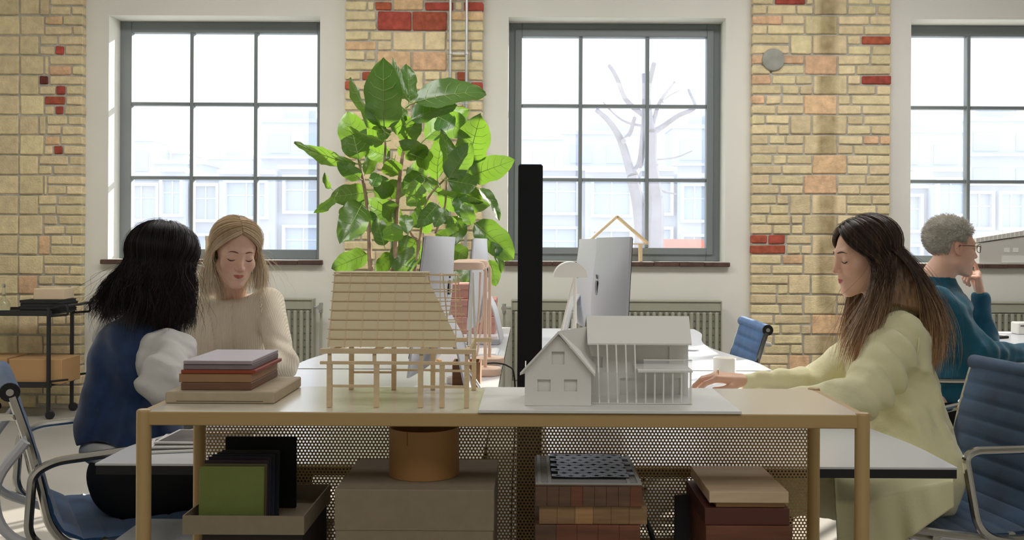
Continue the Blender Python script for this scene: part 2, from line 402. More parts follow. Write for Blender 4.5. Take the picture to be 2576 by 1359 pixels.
# ------------------------------------------------------------------ radiators
rib_me = None
def radiator(label, xa, xb, valve):
    d = 7.02; x0, x1 = PX(xa, d), PX(xb, d); z1 = PZ(755, d); z0 = .17; H = z1-z0
    t = thing('radiator', label, 'radiator', ((x0+x1)/2, d, 0)); hw = (x1-x0)/2
    MB().box(-hw, hw, .02, .10, z0, z1-.012, .006).build('panel', M['radslot'], t)
    MB().box(-hw, hw, .012, .02, z0, z0+.05, .003).build('bottom_rail', M['rad'], t)
    MB().box(-hw, hw, .012, .02, z1-.075, z1-.012, .003).build('top_rail', M['rad'], t)
    MB().box(-hw-.004, hw+.004, .004, .11, z1-.012, z1, .003).build('top_grille', M['rad'], t)
    for s in (-1, 1): MB().box(s*hw-.004, s*hw+.004, .004, .11, z0, z1-.01, .002).build('side_cover', M['rad'], t)
    for s in (-1, 1): MB().box(s*hw*.7-.015, s*hw*.7+.015, .10, .16, z0+.1, z1-.1).build('bracket', M['rad'], t)
    for s in (-1, 1): MB().box(s*hw*.7-.02, s*hw*.7+.02, .02, .1, 0, z0+.02, .004).build('foot', M['rad'], t)
    n = int((2*hw-.02)/.0436); p = (2*hw-.02)/n
    me = MB().box(-.0125, .0125, .004, .022, z0+.055, z1-.082, .006); o0 = me.build('rib', M['rad'], t)
    o0.location.x = -hw+.01+p/2
    for i in range(1, n):
        c = o0.copy(); C.objects.link(c); c.location.x = -hw+.01+p*(i+.5)
    mb = MB()
    for i in range(n+1):
        for j in range(10):
            for e in (-.004, .0): pass
            mb.box(-hw+.01+p*i-.003, -hw+.01+p*i+.003, .016, .0205, z0+.085+j*(z1-z0-.18)/9-.003, z0+.085+j*(z1-z0-.18)/9+.003)
    mb.build('spot_welds', M['radslot2'], t)['kind'] = 'stuff'
    s = valve; vx = s*(hw+.055)
    v = MB().tube([(s*hw, .05, z1-.06), (vx, .05, z1-.06)], .009, 10).tube([(vx, .05, z1-.10), (vx, .05, z1-.03)], .014, 12).tube([(vx, .02, z1-.06), (vx+s*.0, .0, z1-.06)], .02, 14).build('valve', M['steel'], t, smooth=True)
    MB().tube([(vx, .05, z1-.1), (vx, .05, .0)], .0085, 10).build('supply_pipe', M['rad'], t, smooth=True)
    return t
radiator('grey-green ribbed radiator behind the blonde woman under the first window', 272, 785, 1)
radiator('grey-green ribbed radiator under the middle window, behind the monitors', 1288, 1816, -1)
radiator('grey-green ribbed radiator behind the grey-haired man', 2300, 2800, 1)

# ------------------------------------------------------------------ outside: ground, houses, tree
M['facade'] = mat('hazed_render', (208, 211, 220), .9, var=.05, vs=.3)  # far walls and glazing lightened, the haze is put into their colours
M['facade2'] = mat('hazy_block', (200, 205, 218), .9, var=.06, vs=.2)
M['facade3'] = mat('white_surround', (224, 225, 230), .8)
M['farglass'] = mat('hazed_blue_glazing', (190, 200, 216), .3)
M['farpane'] = mat('hazed_grey_glazing', (190, 195, 204), .3)
M['bark'] = mat('hazed_bark', (150, 146, 154), .9, var=.15, vs=3)  # bark paled to carry the haze in its colour
M['ground'] = mat('street_paving', (190, 190, 188), .9, var=.1, vs=.3)
ZG = -3.4
tag(MB().box(-150, 150, DW+TH+.05, 220, ZG-.2, ZG).build('ground', M['ground']), kind='structure')
DT = 40.; u40 = DT/F
def bx40(px): return (px-VX)*u40
def zz(py, d): return HC-(py-VY)/F*d
# terrace of town houses, one thing per house
hs = [(300, 415, 452, 0), (415, 478, 440, 1), (478, 560, 452, 0), (560, 700, 445, 1), (700, 830, 430, 0), (1180, 1330, 440, 1), (1330, 1470, 430, 0), (1470, 1600, 436, 1), (1600, 1700, 430, 0), (1700, 1860, 448, 1), (2200, 2330, 470, 0), (2330, 2420, 430, 1), (2420, 2580, 462, 0)]
nm_ = ['pale town house at the left edge of the first window', 'narrow pale town house with blue balcony glass, second from the left outside', 'pale town house behind the left muntin of the first window', 'pale town house with recessed bays in the middle of the first window',
       'pale town house in the right third of the first window', 'town house hidden partly by the black divider outside the middle window', 'pale town house left in the middle window', 'pale town house behind the bare tree, left of it', 'pale town house directly behind the bare tree', 'pale low house with a wide dark window right of the bare tree',
       'pale house at the left edge of the right window', 'white tall house left of the muntin in the right window', 'pale house at the right edge of the right window']
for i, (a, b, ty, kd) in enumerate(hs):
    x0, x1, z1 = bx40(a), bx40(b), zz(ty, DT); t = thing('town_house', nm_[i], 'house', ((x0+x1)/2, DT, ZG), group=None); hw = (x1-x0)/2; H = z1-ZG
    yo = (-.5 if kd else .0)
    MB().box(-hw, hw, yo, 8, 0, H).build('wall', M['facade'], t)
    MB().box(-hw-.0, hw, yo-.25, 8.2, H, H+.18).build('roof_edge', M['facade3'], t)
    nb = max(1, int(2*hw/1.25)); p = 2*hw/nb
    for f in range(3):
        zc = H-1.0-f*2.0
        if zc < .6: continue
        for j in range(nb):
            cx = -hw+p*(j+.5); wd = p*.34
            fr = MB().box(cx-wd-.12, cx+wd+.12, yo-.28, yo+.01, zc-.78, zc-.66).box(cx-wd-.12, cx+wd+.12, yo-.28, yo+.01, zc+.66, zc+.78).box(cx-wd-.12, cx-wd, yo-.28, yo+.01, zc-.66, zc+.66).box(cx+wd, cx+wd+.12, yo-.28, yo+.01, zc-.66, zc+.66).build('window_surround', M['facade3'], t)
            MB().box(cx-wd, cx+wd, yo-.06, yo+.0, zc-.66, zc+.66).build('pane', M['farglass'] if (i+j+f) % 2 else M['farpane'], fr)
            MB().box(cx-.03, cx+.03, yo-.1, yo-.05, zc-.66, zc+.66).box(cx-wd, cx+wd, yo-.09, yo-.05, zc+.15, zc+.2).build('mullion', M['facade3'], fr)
# taller blocks behind
for (a, b, ty, dd, lab) in [(656, 840, 312, 62, 'tall hazy apartment block right in the first window'), (330, 383, 360, 63, 'small hazy tower at the left of the first window'), (430, 468, 392, 66, 'narrow chimney-like hazy block in the first window'), (384, 510, 418, 58, 'low hazy block behind the town houses in the first window'),
                            (1230, 1412, 352, 60, 'hazy white block left in the middle window'), (1414, 1690, 338, 66, 'hazy apartment block behind the bare tree'), (1690, 1880, 322, 60, 'hazy apartment block at the right of the middle window'),
                            (2230, 2425, 330, 60, 'hazy apartment block left in the right window'), (2425, 2640, 300, 64, 'hazy taller block right in the right window'), (520, 655, 405, 70, 'distant low rooftops in the middle of the first window')]:
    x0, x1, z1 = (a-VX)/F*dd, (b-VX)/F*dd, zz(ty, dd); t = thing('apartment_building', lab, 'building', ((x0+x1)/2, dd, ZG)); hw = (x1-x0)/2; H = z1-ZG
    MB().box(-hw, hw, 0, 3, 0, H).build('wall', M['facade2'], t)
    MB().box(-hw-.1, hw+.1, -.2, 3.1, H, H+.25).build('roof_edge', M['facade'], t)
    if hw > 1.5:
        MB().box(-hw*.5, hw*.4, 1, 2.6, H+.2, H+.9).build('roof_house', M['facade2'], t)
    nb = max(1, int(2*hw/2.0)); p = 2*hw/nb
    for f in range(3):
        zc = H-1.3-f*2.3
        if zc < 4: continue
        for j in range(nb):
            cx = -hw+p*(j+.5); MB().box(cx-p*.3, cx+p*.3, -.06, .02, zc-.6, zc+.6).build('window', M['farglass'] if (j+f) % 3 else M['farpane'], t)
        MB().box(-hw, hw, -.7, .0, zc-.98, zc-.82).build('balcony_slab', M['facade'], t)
# bare pollarded tree
d = 22.; q = lambda x, y: P(x/1.942+1260, y/1.942, d)
base = P(1655, 610, d); base[2] = ZG
t = thing('bare_tree', 'bare pollarded tree outside the middle window', 'tree', base)
tr = lambda L: [q(*v)-base for v in L]
trunks = [([(700, 1900), (690, 1300), (690, 1150), (672, 1000), (640, 860)], .34, .2), ([(745, 1900), (750, 1300), (755, 1100), (758, 1000), (745, 880), (732, 760), (735, 650)], .36, .2)]
brs = [([(640, 860), (600, 700), (545, 620), (465, 545)], .17, .09), ([(650, 850), (690, 780), (695, 600), (690, 370)], .16, .07), ([(600, 690), (640, 640), (650, 580)], .1, .07), ([(695, 560), (620, 480), (570, 400), (525, 330)], .11, .07),
       ([(735, 650), (800, 610), (860, 570), (940, 530), (925, 430)], .12, .05), ([(740, 640), (780, 500), (845, 405)], .1, .04), ([(735, 640), (725, 450), (745, 315)], .15, .09), ([(500, 500), (600, 580), (690, 620)], .03, .05), ([(790, 500), (830, 460), (870, 445)], .04, .02), ([(740, 780), (860, 765), (930, 740)], .04, .02), ([(760, 900), (800, 930), (850, 950)], .05, .03)]
for L, r0, r1 in trunks:
    p = smooth_path(tr(L), 5); MB().tube(p, np.linspace(r0, r1, len(p))*.62, 10).build('trunk', M['bark'], t, smooth=True)
for i_, (L, r0, r1) in enumerate(brs):
    p = smooth_path(tr(L), 6); p = [np.array(v)+np.array((0, math.sin(j*.3)*.3, 0)) for j, v in enumerate(p)]
    o = MB().tube(p, np.linspace(r0, r1, len(p))*.62, 8).build('branch', M['bark'], t, smooth=True)
# red awning of a kiosk, low right in the middle window
a0, a1 = PX(1645, 27), PX(1768, 27); z = zz(600, 27)
t = thing('market_stall', 'orange-red awning stall low in the right of the middle window', 'stall', ((a0+a1)/2, 27, ZG)); hw = (a1-a0)/2
mb = MB(); H = z-ZG
mb.prism([(-.7, H-.35), (0, H), (1.4, H), (1.4, H-.04), (0, H-.05), (-.7, H-.4)], 'x', -hw, hw); mb.build('awning', mat('orange_red_canvas', (232, 130, 108), .9), t)
MB().box(-hw+.05, hw-.05, .1, 1.3, 0, H-.3).build('booth', M['facade'], t)
# ------------------------------------------------------------------ desks
M['laminate'] = mat('white_laminate', (214, 215, 218), .22, var=.02, vs=3)
M['edge'] = mat('black_desk_edge', (24, 25, 28), .4)
M['ochre'] = mat('ochre_powder_coat', (186, 156, 104), .42)
M['ochretop'] = mat('cream_table_top', (234, 226, 208), .2)
M['white'] = mat('matte_white', (236, 234, 228), .6)
M['alu'] = mat('brushed_aluminium', (222, 224, 230), .42, .1)
M['screen'] = mat('black_glass', (10, 10, 12), .08)
ZD = .72
def desk(label, sx, ya, yb, xi, xo, curve):
    """sx side (+1 right, -1 left); top between xi (inner) and xo (outer) with a concave cut in the outer edge"""
    cy = (ya+yb)/2; t = thing('desk', label, 'desk', (sx*(xi+xo)/2, cy, 0), group='white desks on both sides of the black divider'); cx = sx*(xi+xo)/2
    def outline(g):
        n = 18; p = [(xi+g, ya+g)]; 
        for i in range(n+1):
            v = i/n; y = ya+g+(yb-ya-2*g)*v
            p.append((xo-g-curve*math.sin(math.pi*min(1, max(0, (v-.12)/.76)))**1.5, y))
        p.append((xi+g, yb-g)); return [(sx*a-cx, b-cy) for a, b in p]
    MB().prism(outline(0), 'z', ZD-.0045, ZD).build('desktop', M['laminate'], t)
    MB().prism(outline(.0015), 'z', ZD-.024, ZD-.0045).build('edge_band', M['edge'], t)
    for yy in (-1, 1):
        y = yy*((yb-ya)/2-.22)
        b = MB().box(sx*(xi+.1)-cx, sx*(xo-.30)-cx, y-.03, y+.03, .0, .028, .006).build('foot', M['black'], t)
        MB().box(sx*(xi+.12)-cx, sx*(xi+.18)-cx, y-.03, y+.03, .028, ZD-.065, .005).build('leg', M['black'], t)
        MB().box(sx*(xi+.06)-cx, sx*(xo-.28)-cx, y-.02, y+.02, ZD-.065, ZD-.024, .004).build('crossbar', M['black'], t)
    MB().box(sx*(xi+.13)-cx, sx*(xi+.17)-cx, -(yb-ya)/2+.25, (yb-ya)/2-.25, ZD-.12, ZD-.075, .004).build('rail', M['black'], t)
    return t
D = [desk('near left white desk behind the shelf, in front of the two women', -1, 2.14, 3.735, .10, .93, .20), desk('far left white desk carrying the pink boxes', -1, 3.76, 5.62, .10, .90, .09),
     desk('near right white desk where the woman in yellow works', 1, 2.14, 3.735, .045, .925, .07), desk('far right white desk beside the blue empty chair', 1, 3.76, 5.56, .045, .925, .09)]
for o in D: del o['group']
# black felt divider between the desks
t = thing('desk_divider', 'tall black felt divider standing upright between the left and right desks', 'divider', (0.002, 2.65, 0))
MB().box(-.027, .030, -.35, .35, .12, PZ(413, 2.3), .004).build('panel', M['felt'], t)
for y in (-.2, .2): MB().box(-.03, .03, y-.15, y+.15, 0, .12, .004).build('foot', M['black'], t)

# ------------------------------------------------------------------ ochre shelf unit in the foreground
YF, YB, ZS = 1.70, 1.99, PZ(1043, 1.688, 2100)-.0015
xl, xr = PX(362, YF, 1100), PX(2169, YF, 1100)
SX0 = (xl+xr)/2; st = thing('shelf_unit', 'ochre yellow metal shelf unit in the foreground carrying the models', 'shelf', (SX0, (YF+YB)/2, 0)); hw = (xr-xl)/2; hy = (YB-YF)/2
for sx in (-1, 1):
    for sy in (-1, 1):
        MB().lathe([(0, 0), (.0125, 0), (.0125, ZS-.002), (.0115, ZS+.0015), (.009, ZS+.003), (0, ZS+.003)], (sx*hw, sy*hy, 0), 24).build('leg', M['ochre'], st, smooth=True, angle=50)
hx_ = hw-.004
MB().box(-hx_, hx_, -hy-.006, -hy+.010, ZS-.024, ZS-.0008, .0015).build('front_rail', M['ochre'], st)
MB().box(-hx_, hx_, hy-.010, hy+.006, ZS-.024, ZS-.0008, .0015).build('back_rail', M['ochre'], st)
for sx in (-1, 1): MB().box(sx*hw-.008, sx*hw+.008, -hy+.01, hy-.01, ZS-.024, ZS-.0008, .001).build('side_rail', M['ochre'], st)
MB().box(-hx_+.001, hx_-.001, -hy-.004, hy+.004, ZS-.006, ZS, .001).build('top_plate', M['ochretop'], st)
ZL = .50
MB().box(-hx_, hx_, -hy-.006, hy-.012, ZL-.022, ZL, .002).build('lower_shelf', M['ochre'], st)
MB().box(-hx_, hx_, -hy-.006, hy+.006, .10, .122, .002).build('bottom_shelf', M['ochre'], st)
# perforated back panel: real holes
def perforated(x0, x1, z0, z1, p=.0070, r=.0021):
    dx = p; dz = p*math.sqrt(3)/2; nx = int((x1-x0)/dx); nz = int((z1-z0)/dz)
    I, J = np.meshgrid(np.arange(nx), np.arange(nz), indexing='ij'); cx = x0+dx*(I+.5+.5*(J % 2)); cz = z0+dz*(J+.5); c = np.stack([cx.ravel(), cz.ravel()], 1)
    a = np.arange(12)*np.pi/6; R_ = p/math.sqrt(3)
    outer = np.stack([np.sin(a), np.cos(a)], 1)*np.where(np.arange(12) % 2 == 0, R_, p/2)[:, None]; inner = np.stack([np.sin(a), np.cos(a)], 1)*r
    ring = np.concatenate([outer, inner])                       # 24 points
    V2 = (c[:, None, :]+ring[None]).reshape(-1, 2); V = np.stack([V2[:, 0], np.zeros(len(V2)), V2[:, 1]], 1)
    k = np.arange(12); k2 = (k+1) % 12; q = np.stack([k, k2, 12+k2, 12+k], 1)
    Q = (np.arange(len(c))[:, None, None]*24+q[None]).reshape(-1, 4); return V, Q
V, Q = perforated(-hw+.012, hw-.010, ZL+.012, ZS-.03)
pf = link('perforated_panel', meshdata('perforated_panel', V, Q, M['ochre']), st, (0, hy-.003, 0)); pf['kind'] = 'stuff'
MB().box(-hw+.01, hw-.01, hy-.006, hy, ZL-.02, ZL+.014).build('panel_hem', M['ochre'], st)

# ------------------------------------------------------------------ black trolley on the left
tx, ty_ = PX(68, 6.85), 6.83
t = thing('serving_trolley', 'black metal trolley with castors against the left brick pillar', 'trolley', (tx, ty_, 0))
Lx0, Lx1 = PX(-70, 6.7)-tx, PX(127, 6.7)-tx+.01; y0, y1 = -.17, .17; rx1 = PX(180, 6.98)-tx
zt = PZ(793, 6.7); zb = PZ(972, 6.7)
for nm, z in (('top_tray', zt), ('bottom_tray', zb)):
    MB().box(Lx0, Lx1+.02, y0, y1, z-.012, z, .003).box(Lx0, Lx1+.02, y0-.006, y0+.004, z-.02, z+.018, .002).box(Lx0, Lx1+.02, y1-.004, y1+.006, z-.02, z+.018, .002).build(nm, M['black'], t)
for y in (y0, y1):
    for x in (Lx0, Lx1): MB().box(x-.011, x+.011, y-.011, y+.011, .05, zt+.04 if x == Lx1 else zt, .003).build('post', M['black'], t)
    MB().tube(fillet([(Lx1, y, zt+.03), (Lx1+.12, y, zt+.055), (Lx1+.13, y, zt-.01), (Lx1, y, zt-.02)], .02), .008, 8).build('handle_side', M['black'], t, smooth=True)
    MB().tube([(Lx1, y, zb+.02), (Lx1+.13, y, zb+.035)], .007, 8).build('lower_bracket', M['black'], t)
MB().tube([(Lx1+.125, y0, zt+.05), (Lx1+.125, y1, zt+.05)], .008, 8).build('push_bar', M['black'], t, smooth=True)
for y in (y0, y1):
    for x in (Lx0, Lx1):
        w_ = MB().lathe([(0, -.011), (.024, -.011), (.03, -.006), (.03, .006), (.024, .011), (0, .011)], n=20).build('castor', M['black'], t, smooth=True); w_.rotation_euler = (math.pi/2, 0, .5); w_.location = (x+.01, y, .03)
        MB().box(x-.006, x+.012, y-.014, y+.014, .04, .062, .002).build('castor_fork', M['black'], t)
M['card'] = mat('brown_cardboard', (190, 150, 104), .85, var=.06, vs=4, bump=.05, bs=60)
M['cardl'] = mat('pale_cardboard', (214, 192, 162), .85, var=.05, vs=4)
M['navybook'] = mat('black_cloth_binding', (38, 40, 44), .8, bump=.2, bs=300)
M['paper'] = mat('paper_pages', (222, 216, 200), .85, stretch=(1, 1, 30), var=.1, vs=8)
def carton(name, label, cat, x0, x1, ya, yb, z0, z1, m, group=None, lid=True, rz=0):
    c = ((x0+x1)/2, (ya+yb)/2, z0); t = thing(name, label, cat, c, rz, group); a, b, h = (x1-x0)/2, (yb-ya)/2, z1-z0
    MB().box(-a, a, -b, b, 0, h, .004).build('body', m, t)
    if lid:
        MB().box(-a-.0005, a+.0005, -.002, .002, h-.0002, h+.0006).build('tape', M['cardl'], t)
        MB().box(-.05, .05, -b-.001, -b+.001, h*.55, h*.78).build('label_sticker', M['cardl'], t) if False else None
    return t
ztp = zt
# black folders on the trolley, each its own
fz = ztp
for i, (a, b, h) in enumerate(((50, 152, .022), (48, 150, .020), (52, 155, .022), (50, 150, .018))):
    x0, x1 = PX(a, 6.68), PX(b, 6.68); c = thing('folder', 'black folder, %s in the stack on the trolley' % ['lowest', 'second from below', 'third from below', 'topmost'][i], 'folder', ((x0+x1)/2, 6.81, fz+.0005), random.uniform(-.03, .03)); hh = (x1-x0)/2
    MB().box(-hh, hh, -.13, .13, 0, .003, .001).box(-hh, hh, -.13, .13, h-.003, h, .001).box(-hh, -hh+.003, -.13, .13, 0, h).build('cover', M['navybook'], c)
    MB().box(-hh+.004, hh-.006, -.126, .126, .003, h-.003).build('pages', M['black'] if i % 2 else M['navybook'], c); fz += h+.001
carton('cardboard_box', 'small pale cardboard box on top of the black folders', 'box', PX(78, 6.7), PX(152, 6.7), 6.72, 6.92, fz+.0005, fz+.075, M['cardl'], rz=.1)
carton('cardboard_box', 'brown cardboard box on the lower trolley tray, right', 'box', PX(27, 6.7), PX(160, 6.7), 6.68, 6.96, zb+.001, PZ(909, 6.7), M['card'])
carton('cardboard_box', 'brown cardboard box on the lower trolley tray, left and cut by the frame', 'box', PX(-60, 6.7), PX(20, 6.7), 6.69, 6.97, zb+.001, PZ(906, 6.7), M['card'])
def clear_glass(name):
    m = bpy.data.materials.new(name); m.use_nodes = True; b = m.node_tree.nodes['Principled BSDF']
    b.inputs['Transmission Weight'].default_value = 1; b.inputs['Roughness'].default_value = .02; b.inputs['Base Color'].default_value = (.93, .97, .97, 1); b.inputs['IOR'].default_value = 1.3
    return m
M['cglass'] = clear_glass('clear_glass')
t = thing('glass_carafe', 'clear glass carafe on the trolley at the left edge', 'carafe', (PX(10, 6.74), 6.74, ztp+.001))
MB().lathe([(0, 0), (.035, 0), (.042, .01), (.042, .05), (.03, .075), (.012, .095), (.010, .17), (.014, .178), (.011, .178), (.008, .168), (.010, .097), (.028, .073), (.039, .05), (.039, .012), (0, .006)], n=28).build('vessel', M['cglass'], t, smooth=True)
MB().lathe([(0, .165), (.0075, .165), (.011, .19), (0, .195)], n=16).build('stopper', M['steel'], t, smooth=True)

# ------------------------------------------------------------------ ribbed office chairs on chrome frames
M['denim'] = mat('blue_wool', (40, 88, 134), .95, col2=(26, 64, 106), vs=14, bump=.3, bs=650, sheen=.35)
M['denimd'] = mat('dark_blue_wool', (32, 76, 112), .95, col2=(20, 50, 80), vs=10, bump=.3, bs=650, sheen=.3)
def ribbed(path, w, n_rib, bulge=.010, th=.016, sub=7, nx=10):
    """cushion along a side profile path [(x,z)...]; ribs run across (y)"""
    p = np.array(smooth_path([(a, 0, b) for a, b in path], 12)); seg = np.linalg.norm(np.diff(p, axis=0), axis=1); s = np.concatenate([[0], np.cumsum(seg)]); T = np.linspace(0, s[-1], n_rib*sub+1)
    q = np.stack([np.interp(T, s, p[:, i]) for i in range(3)], 1); t = np.gradient(q, axis=0); t /= np.linalg.norm(t, axis=1)[:, None]; nrm = np.stack([-t[:, 2], t[:, 1]*0, t[:, 0]], 1)
    ph = np.arange(len(T)) % sub/sub; bl = th*.5+bulge*np.abs(np.sin(np.pi*ph))**.38
    ys = np.linspace(-1, 1, nx+1); V = []; rows = len(T)
    for side in (1, -1):
        for i in range(rows):
            for y in ys:
                ed = 1-abs(y)**8*.7
                wr = .0012*math.sin(y*17+i*.9)+.0009*math.sin(y*31-i*1.7)
                V.append(q[i]+nrm[i]*side*(bl[i]*ed*(1 if side > 0 else .6)+wr*(side > 0))+np.array((0, y*w/2, 0)))
    Fc = []; k = nx+1; N = rows*k
    for i in range(rows-1):
        for j in range(nx):
            a = i*k+j; Fc.append((a, a+1, a+k+1, a+k)); Fc.append((N+a, N+a+k, N+a+k+1, N+a+1))
        for j in (0, nx):
            a = i*k+j; Fc.append((a, a+k, N+a+k, N+a))
    for j in range(nx):
        Fc.append((j, N+j, N+j+1, j+1)); a = (rows-1)*k+j; Fc.append((a, a+1, N+a+1, N+a))
    return MB().add(V, Fc)
def office_chair(label, loc, rz, m, arms=True, rev=False, ax=.21):
    t = thing('office_chair', label, 'chair', loc, rz); hw = .255; m = m
    seat = [(.30, .445), (.24, .462), (.10, .44), (-.05, .425), (-.15, .43)]; back = [(-.15, .43), (-.205, .47), (-.235, .56), (-.262, .66), (-.295, .77), (-.31, .815)]
    ribbed(seat, .50, 8).build('seat', m, t, smooth=True, angle=60)
    ribbed(back[::1], .50, 8).build('backrest', m, t, smooth=True, angle=60)
    # roll at the head of the back, with round end caps
    rl = MB().tube([(-.32, -hw, .822), (-.32, hw, .822)], .024, 18).build('head_roll', m, t, smooth=True, angle=50)
    for s in (-1, 1):
        MB().tube([(-.32, s*(hw-.002), .822), (-.32, s*(hw+.006), .822)], .0235, 18).build('end_cap', M['black'], rl, smooth=True, angle=50)
        sc = MB().tube([(-.32, s*(hw+.006), .822), (-.32, s*(hw+.009), .822)], .009, 12).build('screw', M['chrome'], rl)
    for s in (-1, 1):   # cast aluminium side rails following seat and back
        pts = smooth_path([(.31, s*hw, .44), (.24, s*hw, .455), (.08, s*hw, .432), (-.06, s*hw, .415), (-.17, s*hw, .42), (-.225, s*hw, .475), (-.25, s*hw, .57), (-.275, s*hw, .68), (-.315, s*hw, .81)], 7)
        MB().tube(pts, .011, 8).build('side_rail', M['chrome'], t, smooth=True)
    # rear spreader wings and seat spreader
    for z, x in ((.76, -.305), ):
        MB().tube(smooth_path([(x-.0, -hw, z), (x-.05, -hw*.6, z-.012), (x-.06, 0, z-.015), (x-.05, hw*.6, z-.012), (x, hw, z)], 6), .010, 8).build('back_stretcher', M['chrome'], t, smooth=True)
    MB().tube([(.20, -hw, .44), (.20, hw, .44)], .010, 8).build('seat_stretcher', M['chrome'], t, smooth=True)
    MB().box(-.12, .14, -.05, .05, .355, .395, .01).build('mechanism', M['black'], t)
    for x in (-.10, .12): MB().tube([(x, -hw, .42), (x, -.06, .385), (x, .06, .385), (x, hw, .42)], .012, 8).build('cross_bar', M['chrome'], t, smooth=True)
    if arms:
        for s in (-1, 1):
            y = s*(hw+.018)
            pts = fillet([(-.285, y, .68), (-.16, y, .655), (ax-.03, y, .655), (ax, y, .64), (ax-.04, y, .43), (ax-.19, y, .40), (ax-.28, y*.97, .405)], .06, 7)
            if rev: pts = fillet([(.22, y, .665), (.10, y, .66), (-.22, y*1.03, .645), (-.27, y*1.03, .62), (-.28, y, .46), (-.22, y, .41), (-.10, y*.98, .40)], .06, 7)
            MB().tube(pts, .0115, 10).build('armrest', M['chrome'], t, smooth=True)
            MB().tube(fillet([(-.285, y, .70), (-.36, y*.93, .60), (-.34, y*.93, .47), (-.20, y*.98, .40)], .12, 6), .013, 8).build('back_brace', M['alu'], t, smooth=True)
    MB().tube([(0, 0, .10), (0, 0, .36)], .022, 14).build('column', M['chrome'], t, smooth=True)
    for k in range(5):
        a = k*2*math.pi/5+.3; c, s_ = math.cos(a), math.sin(a)
        lg = MB().tube(smooth_path([(0, 0, .12), (.10*c, .10*s_, .125), (.28*c, .28*s_, .075)], 5), np.linspace(.024, .012, 11), 8).build('base_leg', M['alu'], t, smooth=True)
        cw = MB().lathe([(0, -.011), (.022, -.011), (.027, -.006), (.027, .006), (.022, .011), (0, .011)], n=16).tube([(0, 0, .0), (0, .03, 0)], .006, 6).build('castor', M['black'], lg, smooth=True)
        cw.rotation_euler = (math.pi/2, 0, a+math.pi/2); cw.location = (.28*c, .28*s_, .028)
    return t
office_chair('blue ribbed chrome-framed office chair at the left edge, seat under the dark-haired woman', (-1.136, 2.85, 0), math.radians(30), M['denim'], rev=True)
office_chair('dark blue ribbed office chair at the right edge, carrying the woman in yellow', (1.16, 2.9, 0), math.radians(180+9), M['denimd'], ax=.05)
office_chair('small blue ribbed office chair standing empty at the far right desk, before the right pillar', (.725, 4.6, 0), math.radians(180), mat('bright_blue_wool', (58, 116, 172), .95, col2=(42, 92, 150), vs=14, bump=.3, bs=650, sheen=.3), arms=False)
office_chair('dark office chair with thin chrome arm carrying the grey-haired man', (1.78, 4.25, 0), math.radians(0), M['denimd'])

# white table of the grey-haired man
t = thing('desk', 'white desk at the right edge under the arms of the grey-haired man', 'desk', (3.0, 4.75, 0))
MB().box(-1.07, .9, -.75, .75, ZD-.0045, ZD, .001).build('desktop', M['laminate'], t); MB().box(-1.069, .899, -.749, .749, ZD-.022, ZD-.0045, .001).build('edge_band', M['edge'], t)
for a in (-.7, .8):
    for b in (-.6, .6): MB().box(a-.025, a+.025, b-.025, b+.025, 0, ZD-.022, .004).build('leg', M['black'], t)
t = thing('laptop', 'thin dark closed laptop on the grey-haired man\'s desk', 'laptop', (PX(2520, 4.35), 4.42, ZD+.0005), .1)
MB().box(-.13, .15, -.10, .10, 0, .012, .004).build('body', M['black'], t); MB().box(-.13, .15, -.10, .10, .013, .018, .003).build('lid', M['alu'], t)
t = thing('phone', 'black phone lying on the desk behind the man\'s raised elbow', 'phone', (PX(2493, 5.15), 5.15, ZD+.0005), .5)
MB().box(-.04, .04, -.08, .08, 0, .012, .004).build('body', M['black'], t); MB().box(-.034, .034, -.07, .07, .012, .0125).build('screen', M['screen'], t)
t = thing('white_box', 'small white electronic box with a dark slot on the far side of the man\'s desk', 'box', (PX(2582, 5.3), 5.35, ZD+.0005))
MB().box(-.04, .04, -.04, .04, 0, .065, .006).build('body', M['white'], t); MB().box(-.025, -.002, -.0415, -.039, .044, .049).build('slot', M['black'], t)

